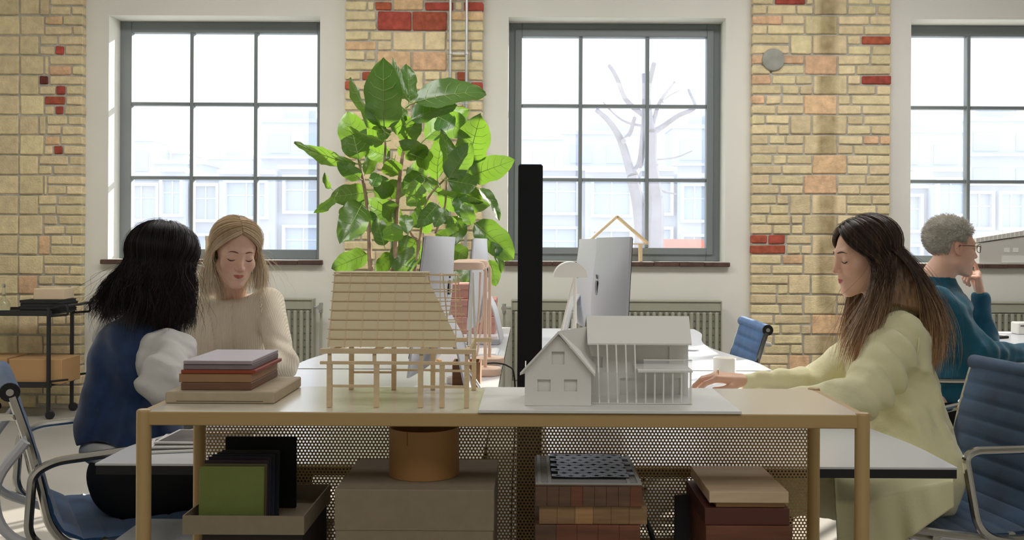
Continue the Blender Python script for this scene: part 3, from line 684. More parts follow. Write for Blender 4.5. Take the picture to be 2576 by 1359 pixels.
# ------------------------------------------------------------------ monitors (backs turned to the divider)
def imac(label, A, B, lean, side, m=M['alu']):
    """A near and B far end of the foot line (x,y); back bulges to `side` (+1: +x). height .516 like the photo"""
    A, B = np.array(A), np.array(B); c = (A+B)/2; d = B-A; L = np.linalg.norm(d); a = math.atan2(d[1], d[0]); t = thing('monitor', label, 'monitor', (c[0], c[1], ZD+.0005), a)
    # local: u along x, v = back direction
    nv = np.array((-math.sin(a), math.cos(a))); s = 1 if nv[0]*side > 0 else -1
    n = 16; mz = 12; H0, H1 = .085, .497; V = []; 
    def off(z): return -s*lean*(z-.3)
    for j in range(mz+1):
        z = H0+(H1-H0)*j/mz; wv = 1-((z-.29)/.207)**2*.85
        for i in range(n+1):
            u = -L/2+L*i/n; bu = max(0, 1-(2*u/L)**2)**.9
            V.append((u, off(z)+s*(.006+.042*bu*max(0, wv)**.8), z))
    Fc = [(j*(n+1)+i, j*(n+1)+i+1, (j+1)*(n+1)+i+1, (j+1)*(n+1)+i) for j in range(mz) for i in range(n)]
    MB().add(V, Fc).build('back_shell', m, t, smooth=True, angle=80)
    V = [(u, off(z)+v, z) for z in (H0, H1) for u, v in ((-L/2, -s*.001), (L/2, -s*.001), (L/2, s*.0065), (-L/2, s*.0065))]
    MB().add(V, [(0, 1, 2, 3), (4, 5, 6, 7), (0, 1, 5, 4), (1, 2, 6, 5), (2, 3, 7, 6), (3, 0, 4, 7)]).build('bezel', m, t)
    V = [(u, off(z)+v, z) for z in (H0+.055, H1-.004) for u, v in ((-L/2+.004, -s*.0035), (L/2-.004, -s*.0035), (L/2-.004, -s*.001), (-L/2+.004, -s*.001))]
    MB().add(V, [(0, 1, 2, 3), (4, 5, 6, 7), (0, 1, 5, 4), (1, 2, 6, 5), (2, 3, 7, 6), (3, 0, 4, 7)]).build('display', M['screen'], t)
    # hinged foot
    w_ = .095
    arm = fillet([(0, s*.045, .24), (0, s*.085, .17), (0, s*.12, .012), (0, s*.11, .004), (0, -s*.07, .004)], .03, 6)
    V = []; Fc = []
    for i, p in enumerate(arm):
        for sx in (-1, 1):
            for e in (-.003, .003): V.append((sx*w_, p[1]+(e if i < len(arm)*.6 else 0), p[2]+(e if i >= len(arm)*.6 else 0)))
    for i in range(len(arm)-1):
        b = i*4; Fc += [(b, b+2, b+6, b+4), (b+1, b+5, b+7, b+3), (b, b+4, b+5, b+1), (b+2, b+3, b+7, b+6)]
    Fc += [(0, 1, 3, 2), tuple(len(V)-4+k for k in (0, 2, 3, 1))]
    MB().add(V, Fc).build('stand', m, t, smooth=True, angle=40)
    # fruit-shaped emblem, small, proud of the shell
    z0 = .335; o_ = off(z0)+s*.0475; R_ = .026
    pts = []
    for k in range(28):
        th = 2*math.pi*k/28; r = R_*(1-.10*abs(math.cos(th*1.0))**6-.16*max(0, math.cos(th-math.pi/2))**14-.12*max(0, math.cos(th+math.pi/2))**20)
        x, z = r*math.cos(th)*.92, r*math.sin(th)
        if s*(-1)*x > R_*.55 and abs(z-.003) < R_*.42: x = x*.72
        pts.append((x, z0+z))
    e = MB().prism(pts, 'y', o_-.003, o_+.0015).build('emblem', M['screen'], t)
    leaf = [(.0, z0+.029), (.010, z0+.031), (.014, z0+.042), (.004, z0+.040)]
    MB().prism(leaf, 'y', o_-.004, o_+.0005).build('emblem_leaf', M['screen'], e)
    return t
imac('near left silver monitor, its back toward the divider, beside the timber model', (-.325, 2.88), (-.285, 3.48), -.12, 1, )
imac('far left silver monitor seen almost edge-on in front of the fig leaves', (-.262, 4.45), (-.228, 5.05), -.06, 1)
imac('near right silver monitor standing behind the white house model', (.292, 2.90), (.235, 3.49), .05, -1)
imac('far right silver monitor half hidden behind the nearer one', (.305, 4.42), (.250, 5.0), .05, -1)

# ------------------------------------------------------------------ desk lamps with half-round shades
M['peach'] = mat('peach_enamel', (240, 208, 184), .4)
M['lwhite'] = mat('white_enamel', (240, 238, 232), .4)
def desk_lamp(label, x, y, m, ztop, face=1, brace=True, r=.052, L=.13):
    t = thing('desk_lamp', label, 'lamp', (x, y, ZD+.0005)); H = ztop-ZD
    MB().lathe([(0, 0), (.056, 0), (.058, .003), (.058, .024), (.055, .027), (0, .027)], n=36).build('base', m, t, smooth=True, angle=40)
    MB().tube([(0, -.012, .025), (0, -.012, H-.045)], .0062, 10).build('post', m, t, smooth=True)
    MB().tube([(0, .03, .025), (0, .03, H-.045)], .0055, 10).build('post', m, t, smooth=True)
    if brace: MB().tube(smooth_path([(0, .01, H-.06), (-.03, .01, H*.55), (-.075, .01, .03)], 5), .0055, 10).build('brace', m, t, smooth=True)
    # half cylinder shade lying along y (rounded towards the room), closed ends
    V = []; n = 18; e = .0015
    for rr in (r, r-e):
        for yy in (-L/2, L/2):
            for i in range(n+1):
                a = math.pi*i/n; V.append((rr*math.cos(a)*1.25-.02*face, yy, H-.06+rr*math.sin(a)*1.15))
    k = n+1; Fc = [(i, i+1, k+i+1, k+i) for i in range(n)]+[(2*k+i, 3*k+i, 3*k+i+1, 2*k+i+1) for i in range(n)]+[tuple(range(k)), tuple(range(k, 2*k))[::-1]]
    MB().add(V, Fc).build('lamp_shade', m, t, smooth=True, angle=40)
    return t
desk_lamp('white desk lamp with half-round shade right of the black divider', PX(1447, 3.9), 3.9, M['lwhite'], PZ(658, 3.9), 1)
def bent_lamp(label, x, y, m, xs):
    t = thing('desk_lamp', label, 'lamp', (x, y, ZD+.0005)); H = .40
    MB().lathe([(0, 0), (.056, 0), (.058, .003), (.058, .024), (.055, .027), (0, .027)], n=36).build('base', m, t, smooth=True, angle=40)
    MB().tube(fillet([(0, 0, .026), (0, 0, H-.015), (-.035, 0, H), (-.06, 0, H-.004)], .03), .0065, 12).build('post', m, t, smooth=True)
    MB().tube(smooth_path([(-.02, .02, H-.03), (-.028, .02, H*.5), (-.05, .015, .03)], 5), .004, 8).build('brace', m, t, smooth=True)
    # flat rounded shade: capsule outline, domed
    V = []; n = 20; Lx = .027; r = .045; rings = []
    for zz_, sc in ((-.018, 1.), (-.002, 1.0), (.008, .92), (.013, .7), (.015, .0)):
        for i in range(2*n):
            a = 2*math.pi*i/(2*n); cx = Lx if math.cos(a) > 0 else -Lx; V.append((-.075+(cx+r*math.cos(a))*(sc if sc else .01)*1., r*math.sin(a)*(sc if sc else .01), H+zz_-.002))
    k = 2*n; Fc = [(j*k+i, j*k+(i+1) % k, (j+1)*k+(i+1) % k, (j+1)*k+i) for j in range(4) for i in range(k)]
    MB().add(V, Fc).build('lamp_shade', m, t, smooth=True, angle=40)
    return t
bent_lamp('nearer peach desk lamp with curved neck on the near left desk', PX(1222, 3.60), 3.60, M['peach'], 0)
bent_lamp('farther peach desk lamp with curved neck behind the nearer one', PX(1232, 3.9), 3.92, M['peach'], 0)
t = thing('power_cable', 'black cable trailing from the peach lamp base over the desk edge', 'cable', (PX(1225, 3.9), 3.85, ZD))
MB().tube(smooth_path([(.0, -.01, .012), (.04, .0, .012), (.085, -.02, .004), (.11, -.04, -.03), (.115, -.04, -.2), (.105, -.02, -.45), (.10, .0, -.7)], 8), .003, 8).build('cord', M['black'], t, smooth=True)

# small things on the far left desk
M['pink'] = mat('dusty_pink_board', (196, 142, 130), .7, var=.04, vs=5)
def pinkbox(label, xa, xb, ya, yb, z0, z1):
    x0, x1 = PX(xa, ya), PX(xb, ya); t = thing('storage_box', label, 'box', ((x0+x1)/2, (ya+yb)/2, z0)); a, b, h = (x1-x0)/2, (yb-ya)/2, z1-z0
    MB().box(-a, a, -b, b, 0, h*.68, .003).build('body', M['pink'], t); MB().box(-a-.002, a+.002, -b-.002, b+.002, h*.62, h, .003).build('lid', M['pink'], t)
    MB().box(a*.55, a*.63, -b-.004, -b-.001, h*.28, h*.36).build('rivet', M['black'], t)
zp = ZD+.0005; hp = (PZ(752, 5.3)-ZD)/2
pinkbox('lower dusty pink storage box on the far left desk', 1134, 1246, 5.2, 5.5, zp, zp+hp)
pinkbox('upper dusty pink storage box, stacked on the lower one', 1134, 1247, 5.2, 5.5, zp+hp+.001, zp+2*hp)
x0, x1 = PX(1095, 5.3), PX(1205, 5.3)
pinkbox('smaller pink box lying on top of the two pink storage boxes', 1100, 1205, 5.22, 5.45, zp+2*hp+.001, PZ(714, 5.3))
t = thing('keyboard', 'small white keyboard on the far left desk beside the lamp posts', 'keyboard', (PX(1236, 4.75), 4.3, ZD+.0005)); 
MB().box(-.065, .05, -.13, .13, 0, .008, .003).build('body', M['alu'], t)
for i in range(4):
    for j in range(9): MB().box(-.058+i*.026, -.036+i*.026, -.123+j*.0275, -.1+j*.0275, .008, .0105).build('key', M['white'], t)
M['woodbox'] = mat('walnut_box', (150, 104, 66), .6, var=.2, vs=6, stretch=(1, 1, 12))
t = thing('wooden_tray', 'small brown wooden pen box on the near left desk behind the timber model', 'box', (PX(1178, 3.30), 3.27, ZD+.0005))
for b in ((-.045, -.039, -.05, .05), (.039, .045, -.05, .05), (-.039, .039, -.05, -.044), (-.039, .039, .044, .05)): MB().box(b[0], b[1], b[2], b[3], 0, .09).build('side', M['woodbox'], t)
MB().box(-.039, .039, -.044, .044, 0, .005).build('bottom', M['woodbox'], t)
cols = [('green', (30, 140, 90)), ('black', (30, 30, 32)), ('silver', (170, 172, 176)), ('red', (190, 50, 40))]
for i, (cn, c) in enumerate(cols):
    t = thing('pen', cn+' pen standing in the wooden pen box', 'pen', (PX(1168+i*6, 3.28), 3.25+.012*i, ZD+.0075)); 
    L = .13+.01*i; e = (random.uniform(-.012, .012), random.uniform(-.012, .012)); MB().tube([(0, 0, 0), (e[0], e[1], L)], .0042, 8).build('barrel', mat('pen_'+cn, c, .4), t, smooth=True); MB().tube([(e[0], e[1], L), (e[0]*1.1, e[1]*1.1, L+.014)], .003, 8).build('cap', M['white'], t)
t = thing('small_dish', 'low white round dish on the near left desk left of the pen box', 'dish', (PX(1145, 3.4), 3.38, ZD+.0005))
MB().lathe([(0, 0), (.024, 0), (.026, .004), (.026, .022), (.023, .022), (.023, .006), (0, .006)], n=28).build('bowl', M['white'], t, smooth=True, angle=40)
t = thing('metal_ruler', 'grey metal ruler leaning in front of the pen box', 'ruler', (PX(1195, 3.15), 3.15, ZD+.001))
MB().tube([(0.03, 0, .0), (-.075, .03, .155)], .0045, 6).build('blade', M['alu'], t)
for i, (px, py, r, c) in enumerate(((1098, 895, .5, (238, 150, 40)), (1112, 897, .8, (240, 165, 60)))):
    t = thing('pencil', ['orange pencil lying behind the timber frame', 'yellow-orange pencil lying right of the orange one'][i], 'pencil', (PX(px, 4.0), 4.0+.02*i, ZD+.0045)); MB().tube([(0, -.05, 0), (-.05*r, .06, 0)], .0038, 6).build('shaft', mat('pencil_%d' % i, c, .5), t); MB().tube([(-.05*r, .06, 0), (-.055*r, .073, 0)], [np.array((.0038, .0008))], 6).build('point', M['cardl'], t)
M['print'] = mat('printed_sheet', (226, 224, 220), .8)
for i, (px, y, rz, lb) in enumerate(((905, 3.20, .2, 'loose white drawing sheet behind the timber model, lowest'), (880, 3.18, -.35, 'white drawing sheet lying crosswise over the other'))):
    t = thing('paper_sheet', lb, 'paper', (PX(px, y), y, ZD+.0008+i*.0012), rz); MB().box(-.105, .105, -.075, .075, 0, .0005).build('sheet', M['print'], t)
    for k in range(5): MB().box(-.08+.03*k, -.079+.03*k, -.05, .03+.01*k, .0005, .0007).build('drawn_line', M['black'], t)
# magazines on the near left desk
M['mag'] = mat('magazine_photo', (120, 112, 108), .35, col2=(60, 56, 58), vs=12)
for i in range(3):
    t = thing('magazine', ['lowest magazine under the others at the left end of the near left desk', 'middle magazine of the fanned pile on the left desk', 'top magazine with a dark photo on its cover, on the left desk'][i], 'magazine', (-.775+.012*i, 2.33+.012*i, ZD+.0006+i*.0062), .25-.14*i)
    MB().box(-.105, .105, -.075, .08, 0, .0052, .001).build('pages', M['print'], t)
    MB().box(-.097, .097, -.068, .072, .0052, .0056).build('cover_print', M['mag'], t)
    if i == 2:
        MB().box(-.03, .02, -.02, .03, .0056, .0058).build('dark_square', M['black'], t); MB().box(-.05, .045, .03, .045, .0056, .0058).build('cover_picture', M['peach'], t)
# white pedestal seen low through the left legs
t = thing('drawer_pedestal', 'low white-topped drawer pedestal under the left desk, seen between the shelf legs', 'pedestal', (-.69, 2.36, 0))
MB().box(-.27, .2, -.14, .14, .0, .485, .003).build('body', M['black'], t); MB().box(-.275, .205, -.145, .145, .485, .50, .002).build('top', M['laminate'], t)
for k in range(3): MB().box(-.26, .19, -.152, -.141, .02+.155*k, .165+.155*k, .002).build('drawer', M['black'], t)

# mug, mouse, markers on the right desks
t = thing('mug', 'white ceramic mug behind the hand of the woman in yellow', 'mug', (PX(1824, 3.62), 3.62, ZD+.0005))
MB().lathe([(0, 0), (.036, 0), (.040, .003), (.041, .062), (.040, .0635), (.0375, .062), (.036, .006), (0, .005)], n=40).build('cup', M['white'], t, smooth=True, angle=40)
MB().tube(fillet([(.0, .038, .05), (.0, .066, .048), (.0, .066, .018), (.0, .038, .014)], .02), .0045, 10).build('handle', M['white'], t, smooth=True)
t = thing('computer_mouse', 'small mouse under the fingertips of the woman in yellow', 'mouse', (PX(1757, 3.12), 3.13, ZD+.0005))
V = []; n = 16
for j in range(6):
    a = j/5*math.pi/2
    for i in range(n):
        b = 2*math.pi*i/n; V.append((.052*math.cos(b)*math.cos(a)**.5 if j < 5 else 0, .03*math.sin(b)*math.cos(a)**.5 if j < 5 else 0, .003+.02*math.sin(a)))
MB().add(V, [(j*n+i, j*n+(i+1) % n, (j+1)*n+(i+1) % n, (j+1)*n+i) for j in range(5) for i in range(n)]+[tuple(range(n))[::-1]]).build('shell', M['white'], t, smooth=True)
for i, (cn, c) in enumerate((('red', (200, 50, 50)), ('green', (30, 150, 120)), ('white', (230, 230, 230)))):
    t = thing('marker_pen', cn+' marker lying at the foot of the white lamp', 'marker', (PX(1403+6*i, 4.75), 4.75+.0*i, ZD+.008+.0*i), .3)
    MB().tube([(0, -.06, 0), (0, .05, 0)], .0075, 10).build('barrel', mat('marker_'+cn, c, .4), t, smooth=True, angle=50); MB().tube([(0, .05, 0), (0, .075, 0)], .006, 10).build('cap', M['black'], t)
t = thing('coaster', 'small grey round coaster on the far right desk beside the white model roof', 'coaster', (PX(1735, 4.55), 4.45, ZD+.0005)); MB().lathe([(0, 0), (.03, 0), (.03, .006), (0, .006)], n=24).build('disc', M['alu'], t)
# ------------------------------------------------------------------ contents of the shelf unit
M['linen'] = mat('grey_beige_linen', (188, 172, 146), .85, var=.06, vs=40, bump=.1, bs=800)
M['greybox'] = mat('grey_linen_board', (148, 134, 112), .9, var=.05, vs=60, bump=.12, bs=900)
M['kraft'] = mat('kraft_tube', (178, 132, 80), .55, var=.06, vs=5)
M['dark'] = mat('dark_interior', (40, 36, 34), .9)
def slab(name, label, cat, x0, x1, ya, yb, z0, z1, m, bev=.0015, part='board', rz=0, extra=None):
    t = thing(name, label, cat, ((x0+x1)/2, (ya+yb)/2, z0), rz); a, b, h = (x1-x0)/2, (yb-ya)/2, z1-z0
    MB().box(-a, a, -b, b, 0, h, bev).build(part, m, t)
    if extra: extra(t, a, b, h)
    return t
e = .0006
# grey box and kraft tube
gx0, gx1 = PX(843, 1.72, 1240), PX(1241, 1.72, 1240); zg = PZ(1236, 1.72)
def lidline(t, a, b, h):
    MB().box(-a-.0012, a+.0012, -b-.0012, b+.0012, h-.07, h+.0008, .001).build('lid', M['greybox'], t)
slab('storage_box', 'large grey linen storage box under the kraft tube on the lower shelf', 'box', gx0, gx1, 1.722, 1.965, ZL+e, zg, M['greybox'], extra=lidline, part='body')
t = thing('cardboard_tube', 'short wide kraft cardboard tube standing on the large grey box', 'tube', (PX(1067, 1.84, 1100), 1.842, zg+.0015))
r = .0645; h = .0875
MB().lathe([(r-.003, 0), (r, 0), (r, h), (r-.003, h), (r-.003, 0)], n=64).build('wall', M['kraft'], t, smooth=True, angle=40)
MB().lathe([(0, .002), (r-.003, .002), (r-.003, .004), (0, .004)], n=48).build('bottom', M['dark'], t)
a_ = math.radians(248); MB().box(math.cos(a_)*(r+.0002)-.0003, math.cos(a_)*(r+.0002)+.0003, math.sin(a_)*(r+.0002)-.0004, math.sin(a_)*(r+.0002)+.0004, h*.72, h).build('seam', M['dark'], t)
# open carton with sample boards
cx0, cx1 = PX(459, 1.72, 1300), PX(765, 1.72, 1300); zc = PZ(1303, 1.72); zb_ = PZ(1350, 1.72)
slab('storage_box', 'dark closed box carrying the open carton, bottom left of the shelf', 'box', cx0+.03, cx1-.005, 1.73, 1.94, ZL+e, zb_, mat('dark_box', (60, 52, 48), .8), part='body')
t = thing('open_carton', 'open grey-brown carton holding the sample cards, left on the lower shelf', 'box', ((cx0+cx1)/2, 1.835, zb_+e)); a = (cx1-cx0)/2; b = .115; h = zc-zb_; w_ = .0025
for nm, bb in (('front_wall', (-a, a, -b, -b+w_)), ('back_wall', (-a, a, b-w_, b)), ('left_wall', (-a, -a+w_, -b+w_, b-w_)), ('right_wall', (a-w_, a, -b+w_, b-w_))):
    MB().box(bb[0], bb[1], bb[2], bb[3], 0, h+(0.0 if nm != 'right_wall' else 0)).build(nm, M['greybox'], t)
MB().box(-a+w_, a-w_, -b+w_, b-w_, 0, .003).build('bottom', M['greybox'], t)
M['green'] = mat('green_leather', (112, 124, 58), .6, var=.08, vs=30, bump=.2, bs=900)
cards = [('green leather sample card at the front of the carton', 500, 664, 1179, 1.745, M['green']), ('thin olive sample card directly behind the green one', 510, 670, 1172, 1.757, mat('olive_felt', (96, 94, 58), .8)),
         ('plum-coloured sample card, third from the front', 512, 674, 1163, 1.770, mat('plum', (66, 50, 58), .7)), ('dark violet sample card, fourth from the front', 522, 680, 1154, 1.784, mat('violet', (54, 50, 68), .7)), ('dark navy sample card, fifth from the front', 532, 690, 1148, 1.800, mat('navy', (44, 50, 66), .7)),
         ('black-blue sample card, sixth from the front', 545, 702, 1143, 1.818, mat('blueblack', (36, 40, 50), .7)), ('charcoal sample card, seventh from the front', 556, 702, 1137, 1.838, mat('charcoal', (52, 52, 50), .7))]
for lb, xa, xb, ty, y, m_ in cards:
    x0, x1 = PX(xa, y, 1200), PX(xb, y, 1200); z1 = PZ(ty, y); z0 = zb_+.004; t = thing('sample_card', lb, 'sample', ((x0+x1)/2, y, z0)); hw_ = (x1-x0)/2
    o = MB().box(-hw_, hw_, -.0022, .0022, 0, z1-z0, .0015).build('card', m_, t); o.rotation_euler = (-.04, 0, 0)
y = 1.88; x0, x1 = PX(566, y, 1200), PX(745, y, 1200)
slab('black_panel', 'tall black panel standing at the back of the sample carton', 'panel', x0, x1, y, y+.006, zb_+.004, PZ(1103, y), M['felt'], part='panel')
# centre right stack: butcher-block offcuts, grid plate, perforated sheet
def wood(n, c, c2, sc=(1.5, 14, 14)): return mat(n, c, .6, col2=c2, vs=5, stretch=sc)
wd = [wood('walnut_block', (122, 92, 70), (84, 60, 46)), wood('oak_block', (166, 132, 94), (126, 94, 62)), wood('cherry_block', (134, 84, 60), (100, 60, 42)), wood('maple', (222, 198, 166), (206, 176, 142)), wood('pale_oak', (190, 150, 104), (160, 120, 76))]
def block(label, xa, xb, y0_, yb_, za, zb2, m1, m2=None, n=6, rz=0):
    x0, x1 = PX(xa, y0_, 1300), PX(xb, y0_, 1300); t = thing('wood_sample', label, 'wood block', ((x0+x1)/2, (y0_+yb_)/2, za), rz); w_ = (x1-x0); 
    for i in range(n):
        MB().box(-w_/2+w_*i/n+.0001, -w_/2+w_*(i+1)/n-.0001, -(yb_-y0_)/2, (yb_-y0_)/2, 0, zb2-za-.0002*random.random(), .0006).build('stave', m1 if (i*7+n) % 5 else (m2 or m1), t)
    return t
z3 = PZ(1326, 1.72); z2 = PZ(1279, 1.72); z1_ = PZ(1228, 1.72); ztp_ = PZ(1224, 1.72)
slab('storage_box', 'dark board box at the bottom of the wood sample stack', 'box', PX(1345, 1.74, 1300), PX(1605, 1.74, 1300), 1.735, 1.93, ZL+e, ZL+.06, mat('dark_box2', (70, 48, 40), .8), part='body')
block('reddish butcher-block sample, lowest in the stack under the perforated sheet', 1346, 1611, 1.73, 1.95, ZL+.061, z3, wd[2], wd[0], 5)
block('oak butcher-block sample with rounded edge, middle of that stack', 1356, 1628, 1.735, 1.95, z3+e, z2, wd[1], wd[4], 6)
block('dark walnut butcher-block sample, top of that stack', 1346, 1615, 1.73, 1.95, z2+e, z1_, wd[0], wd[2], 9)
M['grille'] = mat('grey_grille', (170, 168, 166), .5)
x0, x1 = PX(1347, 1.73, 1225), PX(1615, 1.73, 1225); zq = z1_+e
t = thing('grille_sample', 'grey slatted grille sample lying on the walnut block', 'sample', ((x0+x1)/2, 1.84, zq)); a = (x1-x0)/2; b = .11
MB().box(-a, a, -b, b, 0, .003).build('backing', wd[0], t)
mb = MB(); ny = 26
for i in range(ny): mb.box(-a, a, -b+2*b*i/ny, -b+2*b*(i+.45)/ny, .003, .006)
o = mb.build('slats', M['grille'], t); o['kind'] = 'stuff'
for x in (-a+.004, -a+.022, a-.026, a-.008): MB().box(x, x+.006, -b, b, .006, .008).build('strip', M['grille'], t)
# perforated aluminium sheet with round holes and slits
x0, x1 = PX(1388, 1.76, 1205), PX(1582, 1.76, 1205); zq2 = zq+.0085
t = thing('perforated_sheet', 'bluish metal sheet with round holes and slits, topmost on the wood stack', 'sample', ((x0+x1)/2, 1.85, zq2)); a = (x1-x0)/2; b = .095
def holesheet(a, b, nx, ny):
    V = []; Fc = []; px_, py_ = 2*a/nx, 2*b/ny
    for j in range(ny):
        for i in range(nx):
            cx = -a+px_*(i+.5+(.5 if j % 2 else 0)); cy = -b+py_*(j+.5)
            if cx+px_*.5 > a+px_*.55: continue
            o = len(V); hole = []
            for k in range(24):
                th = 2*math.pi*k/24; r = .0042; x_, y_ = r*math.cos(th), r*math.sin(th)
                if k in (0, 12): x_ = math.copysign(px_*.42, x_); y_ = 0
                elif k in (1, 11, 13, 23): x_ = math.copysign(r*1.05, x_); y_ = math.copysign(.0012, y_)
                hole.append((x_, y_))
            rect = []
            for k in range(24):
                th = 2*math.pi*k/24; c_, s_ = math.cos(th), math.sin(th); f = min(px_/2/max(abs(c_), 1e-6), py_/2/max(abs(s_), 1e-6)); rect.append((c_*f, s_*f))
            zf = lambda x, y: .0022+.0006*math.sin(x*60)+.0004*math.sin(y*90+x*30)
            for q in hole+rect: V.append((cx+q[0], cy+q[1], zf(cx+q[0], cy+q[1])))
            Fc += [(o+k, o+(k+1) % 24, o+24+(k+1) % 24, o+24+k) for k in range(24)]
    return V, Fc
V, Fc = holesheet(a, b, 6, 9); o = MB().add(V, Fc).build('sheet', mat('bluish_aluminium', (150, 160, 176), .35, .6), t, fix=False)
MB().box(-a, a, -b, b, 0, .0008).build('hole_backing', M['felt'], t)  # black backing added so the holes look dark, in place of shade
# right stack
z5 = PZ(1326, 1.72); z4 = PZ(1283, 1.72); z6 = PZ(1262, 1.74); z7 = PZ(1240, 1.72)
slab('storage_box', 'dark box at the foot of the right wood stack', 'box', PX(1790, 1.74, 1300), PX(1985, 1.74, 1300), 1.74, 1.93, ZL+e, ZL+.07, mat('dark_box3', (66, 46, 36), .8), part='body')
block('brown wooden sample block, lowest in the right stack', 1776, 1994, 1.73, 1.94, ZL+.071, z5, wd[2], wd[1], 1)
block('dark red-brown stained board with pale end, second from below in the right stack', 1773, 1986, 1.735, 1.94, z5+e, z4, mat('oxblood', (92, 48, 38), .55), None, 1)
block('thin pale oak board, second from the top in the right stack', 1801, 1974, 1.742, 1.93, z4+e, z6, wd[4], wd[3], 1)
block('pale maple board, topmost in the right stack', 1784, 1984, 1.735, 1.935, z6+e, z7, wd[3], wd[3], 1)
t = thing('black_panel', 'black board leaning slanted between the two wood stacks', 'panel', (PX(1705, 1.85, 1300), 1.85, ZL+e))
o = MB().box(-.003, .003, -.06, .06, 0, .19, .001).build('board', M['felt'], t); o.rotation_euler = (0, -.30, 0)
t = thing('grey_panel', 'dark grey felt board standing left of the right wood stack', 'panel', (PX(1738, 1.85, 1300), 1.90, ZL+e))
o = MB().box(-.025, .025, -.003, .003, 0, .22, .001).build('board', mat('grey_felt', (62, 62, 66), .9), t); o.rotation_euler = (0, 0, .3)

# ------------------------------------------------------------------ on top of the shelf: stack of boards on a box
ZQ = ZS+.0006
def row(name, label, cat, xa, xb, yf, xbk, z0, ypix_top, m, ph, part='board', bev=.001):
    x0, x1 = PX(xa, yf, 950), PX(xb, yf, 950); return slab(name, label, cat, x0, x1, yf, xbk, z0, ph, m, bev, part)
zA = ZQ+.0205
slab('sample_box', 'flat linen-covered box at the bottom of the board stack on the shelf top', 'box', PX(415, 1.775, 1000), PX(690, 1.775, 1000), 1.775, 1.985, ZQ, zA, M['linen'], .002, 'body', extra=lambda t, a, b, h: MB().box(-a+.02, a-.02, -b-.0006, -b+.001, .004, .0046).build('lid_seam', M['dark'], t))
zz_ = [zA+e]; L = [('brown stained board, lowest loose board on the linen box', 455, 632, 18, (122, 88, 68)), ('tan veneer board, second board of the stack', 450, 632, 22, (164, 126, 92)), ('red-orange board, third board of the stack', 455, 643, 9, (150, 66, 44)),
                   ('grey-violet board, just under the top board', 461, 634, 13, (130, 118, 122)), ('mauve-grey smooth board, topmost of the stack', 461, 633, 9, (166, 152, 158))]
for i, (lb, xa, xb, ph, c) in enumerate(L):
    z0 = zz_[-1]; z1 = z0+ph*1.80/F*1.0
    yf = 1.795+.002*(i % 2)
    slab('sample_board', lb, 'board', PX(xa, yf, 960), PX(xb, yf, 960), yf, 1.985, z0, z1, mat('board_%d' % i, c, .5 if i < 4 else .4, var=.05, vs=20), .0008)
    zz_.append(z1+.0004)

# ------------------------------------------------------------------ timber frame model
M['balsa'] = mat('balsa_wood', (226, 202, 164), .7, var=.06, vs=8, stretch=(4, 4, 20))
M['balsap'] = mat('basswood_sheet', (228, 212, 174), .75, var=.04, vs=6)
ya, yb = 1.745, 1.955; tx0 = PX(828, ya, 1000); t = thing('timber_house_model', 'pale wooden architectural model with gridded steep roof on posts', 'architectural model', (-.2, 1.85, ZQ))
def wp(px, py, d): p = P(px, py, d); return p-np.array((-.2, 1.85, ZQ))
def stick(nm, p0, p1, s=.0042, par=None, m=None):
    p0, p1 = np.array(p0, float), np.array(p1, float); d = p1-p0; L_ = np.linalg.norm(d); o = MB().box(-s/2, s/2, -s/2, s/2, 0, L_).build(nm, m or M['balsa'], par or t)
    o.location = p0; o.rotation_euler = Vector(d).to_track_quat('Z', 'Y').to_euler(); return o
zb1_ = wp(1000, 914, ya)[2]; zb2_ = wp(1000, 884, ya)[2]
for px in (829, 947, 1058, 1112, 1174):
    x = wp(px, 1000, ya)[0]; MB().box(x-.0044, x+.0044, ya-1.85-.0044, ya-1.85+.0044, 0, zb1_-.002).build('post', M['balsa'], t)
for px in (884, 991, 1089, 1192):
    x = wp(px, 970, yb)[0]; MB().box(x-.0044, x+.0044, yb-1.85-.0044, yb-1.85+.0044, 0, zb2_-.004).build('post', M['balsa'], t)
xl_, xr_ = wp(806, 914, ya)[0], wp(1197, 914, ya)[0]
MB().box(xl_, xr_, ya-1.85-.005, ya-1.85+.005, zb1_-.0022, zb1_+.0028).build('beam', M['balsa'], t)
MB().box(xl_, xr_, ya-1.85-.006, ya-1.85+.006, zb2_-.004, zb2_+.004).build('beam', M['balsa'], t)
MB().box(wp(884, 900, yb)[0]-.01, xr_+.02, yb-1.85-.005, yb-1.85+.005, zb2_-.004, zb2_+.004).build('beam', M['balsa'], t)
for px in (829, 942, 1060, 1174): # joists and short studs between the two beams
    x = wp(px, 900, ya)[0]; MB().box(x-.0035, x+.0035, ya-1.85+.006, yb-1.85-.006, zb2_-.004, zb2_+.003).build('joist', M['balsa'], t)
    MB().box(x-.003, x+.003, ya-1.85-.003, ya-1.85+.003, zb1_+.0028, zb2_-.004).build('stud', M['balsa'], t)
zr = wp(1000, 972, ya)[2]
for a, b, z in ((829, 947, 972), (1058, 1174, 973)): MB().box(wp(a, z, ya)[0]+.004, wp(b, z, ya)[0]-.004, ya-1.85-.002, ya-1.85+.002, wp(1000, z, ya)[2]-.0022, wp(1000, z, ya)[2]+.0022).build('rail', M['balsa'], t)
for a, b, z in ((884, 991, 937), (991, 1089, 931), (1089, 1192, 933)): MB().box(wp(a, z, yb)[0]+.004, wp(b, z, yb)[0]-.004, yb-1.85-.002, yb-1.85+.002, wp(1000, z, yb)[2]-.002, wp(1000, z, yb)[2]+.002).build('rail', M['balsa'], t)
